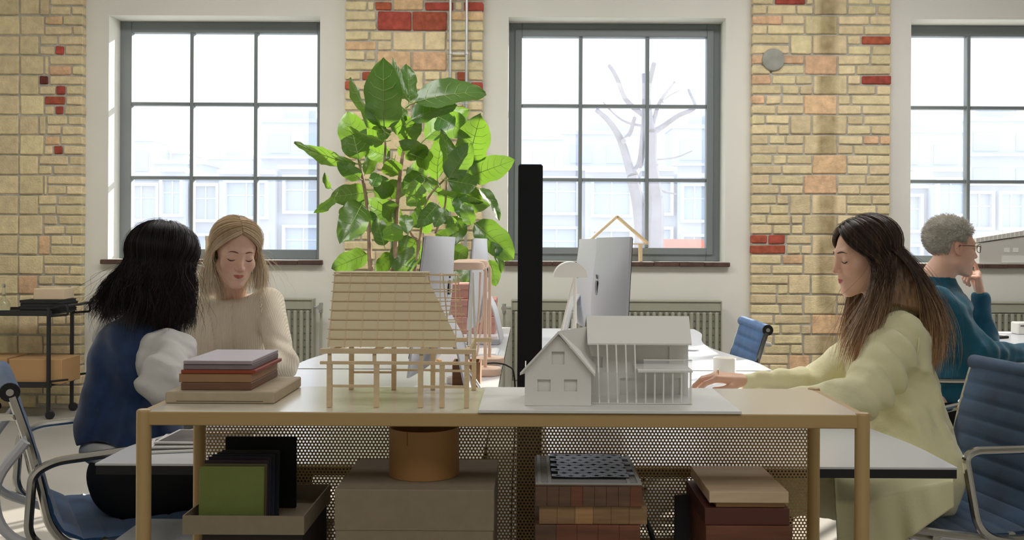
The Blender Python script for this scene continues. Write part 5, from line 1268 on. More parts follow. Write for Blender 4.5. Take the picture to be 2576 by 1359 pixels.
def multi(prims, k):
    """prims: list of ('c',a,b,ra,rb[,flat]) or ('e',c,r[,R])"""
    def fn(p):
        d = None
        for q in prims:
            e_ = rc(p, *q[1:]) if q[0] == 'c' else ell(p, *q[1:]); d = e_ if d is None else smin(d, e_, k)
        return d
    pts = []; 
    for q in prims:
        if q[0] == 'c': pts += [np.array(q[1])-q[3], np.array(q[1])+q[3], np.array(q[2])-q[4], np.array(q[2])+q[4]]
        else: R_ = max(q[2]); pts += [np.array(q[1])-R_, np.array(q[1])+R_]
    pts = np.array(pts); return fn, pts.min(0)-.03, pts.max(0)+.03
def skinmat(name, c): 
    return mat(name, c, .48, var=.05, vs=18, bump=.05, bs=180, sub=.12, spec=.4)

def hairmat(name, c, c2=None, z0=0, z1=1, rough=.38, spec=.6):
    m = mat(name, c, rough, spec=spec); n = m.node_tree; b = n.nodes['Principled BSDF']; L = n.links
    g = n.nodes.new('ShaderNodeNewGeometry'); s = n.nodes.new('ShaderNodeSeparateXYZ'); t_ = n.nodes.new('ShaderNodeTexCoord'); mr = n.nodes.new('ShaderNodeMapRange'); mr.inputs[1].default_value = z0; mr.inputs[2].default_value = z1
    ns = n.nodes.new('ShaderNodeTexNoise'); ns.inputs['Scale'].default_value = 30; mp = n.nodes.new('ShaderNodeMapping'); mp.inputs['Scale'].default_value = (4, 4, .35); L.new(t_.outputs['Object'], mp.inputs[0]); L.new(mp.outputs[0], ns.inputs[0])
    L.new(t_.outputs['Object'], s.inputs[0]); L.new(s.outputs['Z'], mr.inputs[0]); ad = n.nodes.new('ShaderNodeMath'); ad.operation = 'ADD'; sb = n.nodes.new('ShaderNodeMath'); sb.operation = 'MULTIPLY_ADD'; sb.inputs[1].default_value = .9; sb.inputs[2].default_value = -.45
    L.new(ns.outputs[0], sb.inputs[0]); L.new(mr.outputs[0], ad.inputs[0]); L.new(sb.outputs[0], ad.inputs[1])
    r = n.nodes.new('ShaderNodeValToRGB'); r.color_ramp.elements[0].color = hx(*(c2 or c)); r.color_ramp.elements[1].color = hx(*c); L.new(ad.outputs[0], r.inputs[0]); L.new(r.outputs[0], b.inputs['Base Color'])
    return m
def long_hair(parent, hd, m, tipf, pmin=52, n=4200, wave=.006, freq=9., part=.0, puff=1.0, seed=1, rad=.0006, nseg=12, shell=.62, tones=()):
    """shell + strands. tipf(phi, rng, lock)-> (tip world, bulge vector world)"""
    rng = np.random.RandomState(seed)
    def path(phi, o, lk, jit=0.):
        a = math.radians(phi); f = (abs(phi)-pmin)/(180-pmin); y0 = .76-1.25*f; sg = 1 if phi > 0 else -1
        d0 = np.array((part+sg*.012, y0, math.sqrt(max(0, 1-y0*y0)))); d0 /= np.linalg.norm(d0)
        d1 = np.array((math.sin(a), math.cos(a)*1.0, -.22)); d1 /= np.linalg.norm(d1); om = math.acos(np.clip(d0 @ d1, -1, 1)); L = []
        for i in range(9):
            t_ = i/8; d = (math.sin((1-t_)*om)*d0+math.sin(t_*om)*d1)/max(1e-6, math.sin(om)); R_ = np.array((.084, .097, .084))*(puff*(1+.05*math.sin(t_*3)))+o; L.append(np.array((0, -.012, .036))+d*R_)
        Wp = hd.w(np.array(L)); tip, bul = tipf(phi, rng, lk); tip = np.array(tip)+rng.normal(size=3)*jit; p0 = Wp[-1]; tan = Wp[-1]-Wp[-2]; tan /= np.linalg.norm(tan); D_ = np.linalg.norm(tip-p0)
        c1 = p0+tan*D_*.25+np.array(bul); c2 = tip+np.array((0, 0, D_*.35))+np.array(bul)*.6; out = list(Wp)
        for i in range(1, nseg+1):
            t_ = i/nseg; q = (1-t_)**3*p0+3*t_*(1-t_)**2*c1+3*t_*t_*(1-t_)*c2+t_**3*tip
            w_ = wave*t_**.7; ph = lk*2.1+phi*.02; q = q+w_*np.array((math.sin(t_*freq+ph), math.cos(t_*freq*.9+ph*1.3), .0)); out.append(q)
        return np.array(out)
    ph = np.concatenate([np.linspace(-180, -pmin, 60), np.linspace(pmin, 180, 60)]); G = []; 
    for i, a in enumerate(ph): lk = round(a/14); g_ = path(a, -.003+.0014*math.sin(a*.9)+.0008*math.sin(a*2.7), a/14.); ci = 9+int(nseg*(shell+.12*math.sin(a*1.3)+.06*math.sin(a*4.1))); g_[min(ci, len(g_)-1):] = g_[min(ci, len(g_)-1)]; G.append(g_)
    G = np.array(G); r_, c_ = G.shape[:2]; Q = []
    for h0, h1 in ((0, 60), (60, 120)):
        i = np.arange(h0, h1-1)[:, None]; j = np.arange(c_-1)[None]; Q.append(np.stack(np.broadcast_arrays(i*c_+j, i*c_+j+1, (i+1)*c_+j+1, (i+1)*c_+j), -1).reshape(-1, 4))
    V = G.reshape(-1, 3); root = pmesh('hair', V, np.concatenate(Q), m, parent)
    S_ = []; R_ = []; tone = rng.choice(3, n, p=(.5, .27, .23))
    for k in range(n):
        a = rng.uniform(pmin-2, 180)*(1 if rng.rand() < .5 else -1); lk = round(a/14+rng.normal()*.3); stray = rng.rand() < .10
        p = path(a, abs(rng.normal())*.0042+.002*math.sin(a*.55+lk)+(.006 if stray else 0), lk, .012 if not stray else .038); e_ = 1 if not stray else rng.uniform(.9, 1.08)
        S_.append(p); R_.append(np.concatenate([np.full(len(p)-4, rad), np.linspace(rad, rad*.25, 4)])*(1 if not stray else .6))
    V, Q = tubes(S_, R_, 3); mi = np.repeat(tone, [(len(p)-1)*3 for p in S_]); s_ = pmesh('strands', V, Q, [m]+list(tones), root, mi); s_['kind'] = 'stuff'
    return root
def face_lines(parent, hd, mb, brow=.0025, bz=.024, lash=True, body=None):
    for sx in (-1, 1):
        pts = []
        for x, z in ((.013, bz+.0005), (.024, bz+.003), (.035, bz+.0025), (.045, bz-.003)): pts.append(hd.w((sx*x, hd.surf(x, z)+.0005, z)))
        p = smooth_path(pts, 4); n = len(p); V, Q = tubes([p], [np.interp(np.arange(n), [0, n*.35, n-1], [brow*.7, brow, brow*.25])], 6); pmesh('eyebrow', V, Q, mb, parent)
        pts = [hd.w((sx*x, hd.surf(x, z)+.0006, z)) for x, z in ((.0185, -.0025), (.024, -.0062), (.031, -.0078), (.038, -.0062), (.0435, -.0022))]
        p = smooth_path(pts, 4); n = len(p); V, Q = tubes([p], [np.interp(np.arange(n), [0, n*.5, n-1], [.0007, .0018, .0012])], 6); pmesh('eyelashes', V, Q, M['lash'], parent)
M['lash'] = mat('dark_lashes', (34, 24, 20), .6)
def person(label, loc): return thing('person', label, 'person', loc)

# ============ blonde woman facing the room
HB = Head(P(592, 634, 3.40), (.56, -1, -.36), roll=-.05, sc=.945)
pb = person('blonde woman in a cream ribbed top sitting behind the board stack, looking down', (P(590, 900, 3.52)[0], 3.52, 0)); sk = skinmat('fair_skin', (240, 198, 174)); lip = hx(196, 112, 104)
nb = P(582, 738, 3.51); sR, sL = P(513, 765, 3.51), P(676, 760, 3.51); ch = P(590, 850, 3.51); wa = P(588, 960, 3.53); pe = np.array((wa[0], 3.60, .56))
eL, wL = P(712, 915, 3.30), P(622, 925, 3.10); eR, wR = P(488, 930, 3.44), P(540, 960, 3.12)
kn = [pe+np.array((.30*s+.1, -.32, -.04)) for s in (.2, .9)]
def torso_prims(nb, sL, sR, ch, wa, pe, g=0., ax=(1, .62, 1)):
    Rz = None
    v = (np.array(sL)-np.array(sR)); a = math.atan2(v[1], v[0]); Rz = np.array(((math.cos(a), -math.sin(a), 0), (math.sin(a), math.cos(a), 0), (0, 0, 1)))
    w_ = np.linalg.norm(v[:2])/2
    return [('e', (np.array(sL)+np.array(sR))/2+(0, 0, -.03), (w_+.035+g, .075+g, .075+g), Rz), ('e', ch, (w_+.015+g, .105+g, .13+g), Rz), ('e', wa, (w_*.86+g, .095+g, .13+g), Rz), ('e', pe, (w_+.04+g, .12+g, .12+g), Rz), ('c', nb, np.array(nb)+(0, 0, -.06), .068+g, .08+g)]
def finish_body(t, hd, nb, prims, hands, sm, lipm, k=.03, res=.009):
    fn, lo, hi = multi(prims, k); V, Q = nets(fn, lo, hi, res); HV, HQ, mi, L_ = hd.mesh(nb); parts = [(V, Q), (HV, HQ)]; n0, n1 = len(V), len(HV)
    for h in hands: hf, l_, h_ = h; parts.append(nets(hf, l_, h_, .0028))
    V, Q = join(parts); o = pmesh('body', V, Q, sm, t)
    sst = lambda v: np.clip(v, 0, 1)**2*(3-2*np.clip(v, 0, 1))
    ax = np.abs(L_[:, 0]); zc = L_[:, 2]+.0612-.0018*(ax/.018)**2; hgt = .0088*np.clip(1-(ax/.0195)**2, 0, 1)**.7*np.where(zc > 0, .85, 1.1)
    lw = sst((hgt-np.abs(zc))/.0022)*(L_[:, 1] > .078)*(ax < .0195)
    bl = .22*np.exp(-(((ax-.040)/.016)**2+((L_[:, 2]+.026)/.018)**2))*(L_[:, 1] > .03)+.25*np.exp(-((ax/.010)**2+((L_[:, 2]+.028)/.012)**2))*(L_[:, 1] > .09)+.30*np.exp(-(((ax-.078)/.01)**2))*(np.abs(L_[:, 2]) < .035)
    wv = np.zeros(len(V), np.float32); wv[n0:n0+n1] = np.clip(lw+bl, 0, 1); at = o.data.attributes.new('lip', 'FLOAT', 'POINT'); at.data.foreach_set('value', wv)
    n = sm.node_tree; b = n.nodes['Principled BSDF']
    if not any(q.type == 'ATTRIBUTE' for q in n.nodes):
        src = b.inputs['Base Color'].links[0].from_socket; a_ = n.nodes.new('ShaderNodeAttribute'); a_.attribute_name = 'lip'; mx = n.nodes.new('ShaderNodeMix'); mx.data_type = 'RGBA'
        n.links.new(a_.outputs['Fac'], mx.inputs[0]); n.links.new(src, mx.inputs[6]); mx.inputs[7].default_value = lipm; n.links.new(mx.outputs[2], b.inputs['Base Color'])
    return o
h1 = hand(wL, (-.9, -.1, -.15), (0, -.1, 1), 1, [(.25, .35, .2)]*4)
h2 = hand(wR, (.8, -.1, -.2), (0, -.1, 1), -1, [(.25, .35, .2)]*4)
legs = []
for s, hipoff in ((0, -.08), (1, .08)):
    hip = pe+np.array((hipoff, -.03, -.02)); knee = hip+np.array((.05, -.40, -.02)); foot = np.array((knee[0], knee[1]+.05, .09)); legs += [('c', hip, knee, .085, .06), ('c', knee, foot, .055, .04), ('c', foot, foot+np.array((0, -.14, -.045)), .04, .03)]
prims = torso_prims(nb, sL, sR, ch, wa, pe, -.03)+[('c', sL, eL, .040, .036), ('c', eL, wL, .036, .025), ('c', sR, eR, .040, .036), ('c', eR, wR, .036, .025)]+legs
finish_body(pb, HB, nb, prims, [h1, h2], sk, lip)
face_lines(pb, HB, mat('brown_brow', (120, 84, 62), .8))
M['rib'] = mat('cream_rib_knit', (240, 227, 204), .85, sheen=.2)
def add_rib(m, scale, dir_='X', dist=.6):
    n = m.node_tree; b = n.nodes['Principled BSDF']; t_ = n.nodes.new('ShaderNodeTexCoord'); wv = n.nodes.new('ShaderNodeTexWave'); wv.bands_direction = dir_; wv.inputs['Scale'].default_value = scale; wv.inputs['Distortion'].default_value = dist
    bp = n.nodes.new('ShaderNodeBump'); bp.inputs['Strength'].default_value = .7; bp.inputs['Distance'].default_value = .002; n.links.new(t_.outputs['Object'], wv.inputs[0]); n.links.new(wv.outputs[0], bp.inputs['Height']); n.links.new(bp.outputs[0], b.inputs['Normal'])
add_rib(M['rib'], 55)
def garment(name, t, prims, m, k=.04, res=.0065, cuts=(), folds=(), lo=None, hi=None, creases=()):
    fn0, l_, h_ = multi(prims, k)
    def fn(p):
        d = fn0(p)
        for c, dr, A, f, R_ in creases:   # creases gathered round a point, running across direction dr
            q = p-np.array(c, f32); w0 = q @ np.array(dr, f32); s_ = np.sin(w0*f+2.2*np.sin((q @ np.array((dr[2], .7, -dr[0]), f32))*16)+1.3*np.sin(q[..., 1]*23)); d = d-A*(np.abs(s_)**.6*np.sign(s_))*np.exp(-(q*q).sum(-1)/(R_*R_))
        for A, f, sd in folds: d = d+wob(p, A, f, sd)
        for c in cuts: d = smax(d, c(p), .006)
        return d
    V, Q = nets(fn, l_ if lo is None else lo, h_ if hi is None else hi, res); return pmesh(name, V, Q, m, t)
tp_ = torso_prims(nb, sL, sR, ch, wa, pe, .004)
neck_cut = lambda c, r: (lambda p: -ell(p, c, r))
garment('knit_top', pb, tp_[:4]+[('c', sL, eL, .050, .045), ('c', eL, wL, .045, .034), ('c', sR, eR, .050, .045), ('c', eR, wR, .045, .034)], M['rib'], folds=[(.0025, 34, 3), (.0012, 90, 8)], creases=[(eL+(0, 0, .03), (.3, 0, .95), .004, 110, .07), (eL+(-.03, 0, -.0), (.9, 0, .3), .003, 120, .07)],
        cuts=[neck_cut(np.array(nb)+(-.0, -.02, .050), (.110, .12, .074)), lambda p: (.50-p[..., 2])])
garment('trousers', pb, [('e', pe, (.17, .14, .125))]+[(l[0], l[1], l[2], l[3]+.014, l[4]+.014) for i, l in enumerate(legs) if i % 3 < 2], mat('dark_trousers', (40, 42, 50), .9), cuts=[lambda p: p[..., 2]-.60], folds=[(.003, 30, 5)], res=.009)
# lettuce-edge seams of the top
def on_sdf(fn, p, dr, n=30, L=.2):
    a, b = 0., L; dr = np.array(dr, float)/np.linalg.norm(dr); p = np.array(p, float)
    for _ in range(n):
        m_ = (a+b)/2
        if fn(np.array([p+dr*m_], f32))[0] > 0: a = m_
        else: b = m_
    return p+dr*a
tfn, _, _ = multi(tp_[:4]+[('c', sL, eL, .050, .045), ('c', sR, eR, .050, .045)], .04)
for L in ([(583, 752), (586, 800), (590, 860), (592, 920)], [(520, 760), (530, 800), (540, 860), (548, 920)], [(655, 745), (660, 790), (664, 850), (650, 915)]):
    pts = [on_sdf(tfn, P(a, b, 3.2), (a/F-VX/F, 1, -(b-VY)/F), L=.45)-np.array((0, .0035, 0)) for a, b in L]; p = smooth_path(pts, 14); p = [q+np.array((.0022*math.sin(i*1.9), -.0015, 0)) for i, q in enumerate(p)]
    V, Q = tubes([p], .0018, 5); pmesh('seam', V, Q, M['rib'], pb)
pts = [on_sdf(tfn, P(a, b, 3.2), (a/F-VX/F, 1, -(b-VY)/F), L=.45) for a, b in ((690, 745), (702, 790), (720, 850), (734, 905))]
M['hairB'] = hairmat('blonde_hair', (222, 192, 150), (255, 238, 210), 1.02, 1.34, .35)
HBx = HB
def tipB(phi, rng, lk):
    f = math.radians(phi); side = 1 if phi > 0 else -1
    l = np.array((side*(.080+.02*abs(math.sin(f*2))), .030*math.cos(f)-.02, 0)); w_ = HB.c+HB.R @ l
    z = PZ(738 if side > 0 else 728, 3.4)+rng.uniform(-.012, .012)-.012*math.sin(lk*1.7)
    if abs(phi) > 115: w_ = HB.c+HB.R @ np.array((side*.05*(180-abs(phi))/65, -.085, 0)); z -= .01
    return (w_[0], w_[1], z), (0, 0, 0)+np.array((side*HB.R[0, 0]*.012, 0, 0))
long_hair(pb, HB, M['hairB'], tipB, pmin=63, puff=.96, n=3300, tones=(hairmat('blonde_hair_dark', (196, 164, 120), (246, 218, 174), 1.02, 1.34, 0.35), hairmat('blonde_hair_light', (244, 218, 178), (255, 250, 230), 1.02, 1.34, 0.35)), wave=.003, freq=5, seed=4)
g = MB().tube([HB.w((.079+.0*k, -.006+.006*math.sin(2*math.pi*k/14), -.036+.008*math.cos(2*math.pi*k/14))) for k in range(14)], .0011, 6, closed=True); g.build('earring', mat('gold', (214, 170, 96), .25, 1.), pb, world=True)
g = MB().tube([HB.w((.079, -.006+.004*math.sin(2*math.pi*k/12), -.052+.009*math.cos(2*math.pi*k/12))) for k in range(12)], .0009, 6, closed=True); g.build('earring', bpy.data.materials['gold'], pb, world=True)
# her stool
t = thing('stool', 'round stool under the blonde woman, hidden behind the board stack', 'stool', (pe[0], pe[1], 0)); MB().lathe([(0, .40), (.17, .40), (.18, .41), (.18, .435), (.16, .448), (0, .45)], n=32).build('seat', M['black'], t, smooth=True, angle=50)
for k in range(4):
    a = k*math.pi/2+.78; MB().tube([(.10*math.cos(a), .10*math.sin(a), .40), (.17*math.cos(a), .17*math.sin(a), 0)], .011, 8).build('leg', M['chrome'], t, smooth=True)

# ============ dark-haired woman seen from behind
HD = Head(P(414, 668, 2.86), (.50, .86, -.10), sc=1.0)
pd = person('dark-haired woman with long wavy hair, blue vest and white puff sleeves, seen from behind', (P(320, 1150, 2.86)[0], 2.86, 0))
nb = P(385, 800, 2.86); cc = P(350, 860, 2.88); axv = np.array((.72, -.70, 0)); sR = cc+axv*.155; sL = cc-axv*.155; ch = P(335, 930, 2.89); wa = P(322, 1050, 2.89); pe = np.array((P(325, 1180, 2.87)[0], 2.88, .56))
eR, wR = P(425, 985, 2.64), P(590, 1005, 2.72); eL, wL = P(345, 985, 3.10), P(470, 1010, 3.05)
skd = skinmat('olive_skin', (222, 176, 150)); th1 = pe+np.array((.42, .02, -.05)); th2 = pe+np.array((.38, .17, -.05))
legs = [('c', pe+np.array((.0, -.07, -.03)), th1, .085, .062), ('c', th1, np.array((th1[0]-.02, th1[1], .09)), .056, .04), ('c', np.array((th1[0]-.02, th1[1], .06)), np.array((th1[0]+.13, th1[1], .04)), .04, .03),
        ('c', pe+np.array((.0, .08, -.03)), th2, .085, .062), ('c', th2, np.array((th2[0]-.02, th2[1], .09)), .056, .04), ('c', np.array((th2[0]-.02, th2[1], .06)), np.array((th2[0]+.13, th2[1], .04)), .04, .03)]
prims = torso_prims(nb, sR, sL, ch, wa, pe, -.03)+[('c', sL, eL, .040, .036), ('c', eL, wL, .034, .024), ('c', sR, eR, .040, .036), ('c', eR, wR, .034, .024)]+legs
finish_body(pd, HD, nb, prims, [hand(wR, (1, .1, -.1), (0, 0, 1), -1, [(.2, .3, .2)]*4), hand(wL, (1, -.1, -.1), (0, 0, 1), 1, [(.2, .3, .2)]*4)], skd, lip)
face_lines(pd, HD, M['lash'])
M['vest'] = mat('cobalt_wool', (44, 74, 118), .92, col2=(30, 52, 90), vs=20, bump=.25, bs=700, sheen=.35); M['blouse'] = mat('white_cotton', (232, 230, 226), .85, bump=.12, bs=60, trans=.15)
Rv = np.array(((.72, .70, 0), (-.70, .72, 0), (0, 0, 1)))
vest = [('e', cc+(0, 0, -.035), (.15, .095, .085), Rv), ('e', ch, (.152, .122, .15), Rv), ('e', wa+(.0, 0, 0), (.150, .13, .15), Rv), ('e', P(330, 1090, 2.86), (.155, .14, .10), Rv), ('c', nb+(0, 0, .0), nb+(0, 0, -.08), .066, .085)]
zh = PZ(1125, 2.8); garment('vest', pd, vest, M['vest'], k=.045, folds=[(.006, 22, 11), (.003, 50, 12)], creases=[(P(300, 1040, 2.76), (.98, 0, .2), .010, 42, .17), (P(380, 980, 2.76), (.97, 0, .25), .007, 55, .12)], cuts=[neck_cut(nb+(0.01, 0.01, .05), (.075, .075, .05)), lambda p: zh+.02*np.sin(p[..., 0]*20)-p[..., 2],
        lambda p: -ell(p, sR+axv*.06, (.055, .065, .10), Rv)], res=.006)
sl = [('e', sR+axv*.012+(0, 0, -.026), (.078, .082, .084)), ('c', sR+axv*.02+(0, 0, -.03), eR+(-.015, .0, .05), .062, .060), ('e', eR+(-.01, .0, .035), (.062, .06, .055)), ('c', eR, wR, .058, .036)]
garment('blouse_sleeve', pd, sl, M['blouse'], k=.03, folds=[(.009, 34, 21), (.005, 70, 22)], res=.0055, creases=[(eR, (.3, .2, .9), .006, 85, .10), (sR+(0, 0, -.03), (.9, 0, .3), .006, 90, .09)])
garment('blouse_sleeve', pd, [('c', sL, eL, .066, .07), ('c', eL, wL, .055, .034)], M['blouse'], k=.03, folds=[(.006, 40, 23)], res=.007)
garment('blouse_hem', pd, [('e', P(333, 1125, 2.85), (.145, .135, .075), Rv)], M['blouse'], folds=[(.006, 45, 24)], cuts=[lambda p: p[..., 2]-zh-.015], res=.007)
garment('skirt', pd, [('e', pe+np.array((0.07, -.01, -.02)), (.16, .16, .115)), ('c', pe+np.array((.05, -.08, -.03)), th1, .115, .085), ('c', pe+np.array((.05, .08, -.03)), th2, .115, .085), ('c', th1, np.array((th1[0]-.02, th1[1], .2)), .085, .08), ('c', th2, np.array((th2[0]-.02, th2[1], .2)), .085, .08)],
        mat('black_skirt', (16, 16, 19), .9), k=.06, folds=[(.004, 24, 31)], cuts=[lambda p: p[..., 2]-.63], res=.008)
M['hairD'] = hairmat('dark_wavy_hair', (26, 20, 20), (62, 38, 34), .78, 1.02, .4, .5)
def tipD(phi, rng, lk):
    f = math.radians(phi); side = 1 if phi > 0 else -1; px = 0; 
    # angle in plan of this lock: compute world xy direction
    d = HD.R @ np.array((math.sin(f), math.cos(f), 0)); d = d/np.linalg.norm(d[:2])
    r = .108+.015*math.sin(lk*2.3); z = .985-.03*math.sin(lk*1.9)+rng.uniform(-.02, .01)
    c = np.array((HD.c[0]-.025, HD.c[1]))
    if d[0] < -.35: r += .028*min(1, (-d[0]-.35)/.5)+rng.uniform(0, .015); z = .985+.02*math.sin(lk)
    if d[0] > .3: r = .09; z = .96+.02*math.sin(lk*2)
    return (c[0]+d[0]*r, c[1]+d[1]*r*.8, z), np.array((d[0], d[1], 0))*.018
long_hair(pd, HD, M['hairD'], tipD, pmin=48, n=3600, tones=(hairmat('dark_hair_dark', (14, 11, 12), (40, 24, 22), 0.78, 1.02, 0.45), hairmat('dark_hair_light', (46, 34, 32), (92, 58, 48), 0.78, 1.02, 0.45)), wave=.010, freq=10, puff=.97, seed=9, rad=.00065)
# fine spectacles at her temple
V = [HD.w((.034+.021*math.cos(2*math.pi*k/20), .100-.004*abs(math.cos(2*math.pi*k/20)), .0+.018*math.sin(2*math.pi*k/20))) for k in range(20)]
gl = MB().tube(V, .0009, 6, closed=True); V2 = [HD.w((-.034+.021*math.cos(2*math.pi*k/20), .100-.004*abs(math.cos(2*math.pi*k/20)), .0+.018*math.sin(2*math.pi*k/20))) for k in range(20)]
gl.tube(V2, .0009, 6, closed=True).tube([HD.w((-.013, .101, .004)), HD.w((.013, .101, .004))], .0009, 6)
for s in (-1, 1): gl.tube([HD.w((s*.055, .096, .006)), HD.w((s*.078, .0, .012))], .001, 6)
gl.build('spectacles', M['steel'], pd, world=True)

# ============ woman in the yellow coat, in profile
HY = Head(P(2176, 645, 3.0), (-1, -.10, -.17), sc=.97)
py_ = person('woman in a pale yellow coat with long brown hair, in profile at the right desk', (P(2260, 1190, 2.97)[0], 2.96, 0)); sky = skinmat('light_skin', (236, 190, 162))
nb = P(2222, 775, 3.01); sN, sF = P(2262, 838, 2.84), P(2215, 832, 3.17); ch = P(2235, 915, 3.0); wa = P(2250, 1060, 2.98); pe = np.array((P(2285, 1190, 2.96)[0], 2.96, .56))
eN, wN = P(2175, 995, 2.74), P(1985, 1012, 2.80); eF, wF = P(2062, 955, 3.20), P(1868, 960, 3.12)
k1, k2 = pe+np.array((-.44, -.09, -.04)), pe+np.array((-.44, .10, -.04))
legs = [('c', pe+np.array((.0, -.08, -.03)), k1, .085, .062), ('c', k1, np.array((k1[0]+.02, k1[1], .09)), .056, .04), ('c', np.array((k1[0]+.02, k1[1], .06)), np.array((k1[0]-.13, k1[1], .04)), .04, .03), ('c', pe+np.array((.0, .09, -.03)), k2, .085, .062), ('c', k2, np.array((k2[0]+.02, k2[1], .09)), .056, .04), ('c', np.array((k2[0]+.02, k2[1], .06)), np.array((k2[0]-.13, k2[1], .04)), .04, .03)]
prims = torso_prims(nb, sN, sF, ch, wa, pe, -.035)+[('c', sN, eN, .042, .036), ('c', eN, wN, .034, .024), ('c', sF, eF, .042, .032), ('c', eF, wF, .028, .018)]+legs
hR = hand(P(1868, 956, 3.12), (-1, -.05, .12), (-.1, -.15, 1), -1, [(.45, .45, .25), (.30, .55, .35), (.35, .55, .35), (.45, .5, .3)], sp=.12, thumb=.2, sc=.98)
hN = hand(wN, (-1, .1, -.05), (0, 0, 1), 1, [(.2, .3, .2)]*4)
finish_body(py_, HY, nb, prims, [hR, hN], sky, lip)
face_lines(py_, HY, mat('dark_brown_brow', (70, 48, 38), .8), lash=True)
M['coat'] = mat('pale_yellow_wool', (246, 240, 196), .88, var=.02, vs=6, bump=.12, bs=120, sheen=.25)
def tors(nb, a, b, g, depth=.12):
    return torso_prims(nb, a, b, ch, wa, pe, g)
coat = [('e', (sN+sF)/2+(0, 0, -.03), (.105, .205, .085)), ('e', ch+(0.0, 0, 0), (.115, .185, .15)), ('e', wa+(.005, 0, .03), (.125, .175, .16)), ('e', pe+(-.02, 0, .03), (.150, .195, .14)), ('c', nb+(.0, 0, .0), nb+(0, 0, -.06), .062, .085)]
garment('coat', py_, coat+[('c', sN+(0, .01, -.0), eN, .062, .064), ('e', (sN+eN)/2+(.01, -.005, -.01), (.068, .055, .085)), ('c', eN, wN, .060, .038), ('c', sF, eF, .060, .052), ('c', eF, wF+(.012, 0, 0), .048, .031),
        ('c', pe+(0, -.10, -.04), k1+(.05, -.01, .0), .115, .10), ('c', pe+(0, .10, -.04), k2+(.05, 0, .0), .115, .10)], M['coat'], k=.035,
        folds=[(.0060, 24, 41), (.0040, 48, 42), (.0015, 95, 43)], cuts=[neck_cut(nb+(-.05, 0, .05), (.075, .07, .085)), lambda p: (wF[0]-p[..., 0])-.004, lambda p: .40-p[..., 2]], res=.0058,
        creases=[(eF+(.02, 0, 0), (.9, 0, -.4), .0075, 105, .10), (eN+(.01, 0, .02), (.6, 0, .8), .009, 80, .13), ((sN+eN)/2+(.03, 0, .02), (.3, 0, .95), .006, 60, .11), (ch+(.03, -.1, -.08), (.5, 0, .85), .008, 50, .14), (wa+(.02, -.1, .0), (.75, 0, .65), .008, 42, .16)])
# hanging skirt of the coat beside the chair
fpts = [(2100, 1190), (2395, 1190), (2400, 1268), (2340, 1300), (2180, 1420), (2110, 1420)]
def coat_panel():
    nu, nv = 36, 20; V = []
    for s_ in (0, 1):
        for i in range(nu+1):
            u = i/nu
            for j in range(nv+1):
                v = j/nv; tx_, ty2, bx, by = 2098+300*u, 1185, 2112+288*u, 1440-165*max(0, (u-.25)/.75)**.9; dd = 2.78-.225*min(1, v/.3)**.7+.012*math.sin(u*13+v*2)*v+.006*math.sin(u*31-v*3)*v
                q = P(tx_*(1-v)+bx*v, ty2*(1-v)+by*v, dd)+np.array((0, s_*.006, 0)); V.append(q)
    V = np.array(V); N = (nu+1)*(nv+1); Q = []
    for i in range(nu):
        for j in range(nv): a = i*(nv+1)+j; Q.append((a, a+1, a+nv+2, a+nv+1)); Q.append((N+a, N+a+nv+1, N+a+nv+2, N+a+1))
    for i in range(nu): a = i*(nv+1)+nv; Q.append((a, N+a, N+a+nv+1, a+nv+1))
    for j in range(nv):
        for b_ in (0, nu*(nv+1)): a = b_+j; Q.append((a, a+1, N+a+1, N+a))
    return V, np.array(Q)
V, Q = coat_panel(); pmesh('coat_skirt', V, Q, M['coat'], py_)
garment('trousers', py_, [(l[0], l[1], l[2], l[3]+.014, l[4]+.014) for i, l in enumerate(legs) if i % 3 < 2], mat('black_trousers', (20, 20, 24), .9), cuts=[lambda p: p[..., 2]-.52], folds=[(.003, 30, 5)], res=.009)
cfn, _, _ = multi(coat+[('c', sN+(0, .01, -.0), eN, .062, .064)], .035)
pts = [on_sdf(cfn, P(a, b, 2.5), (a/F-VX/F, 1, -(b-VY)/F), L=.6) for a, b in ((2300, 800), (2312, 850), (2302, 905), (2272, 950))]
V, Q = tubes([smooth_path(pts, 8)], .0022, 6); pmesh('armhole_seam', V, Q, M['coat'], py_)
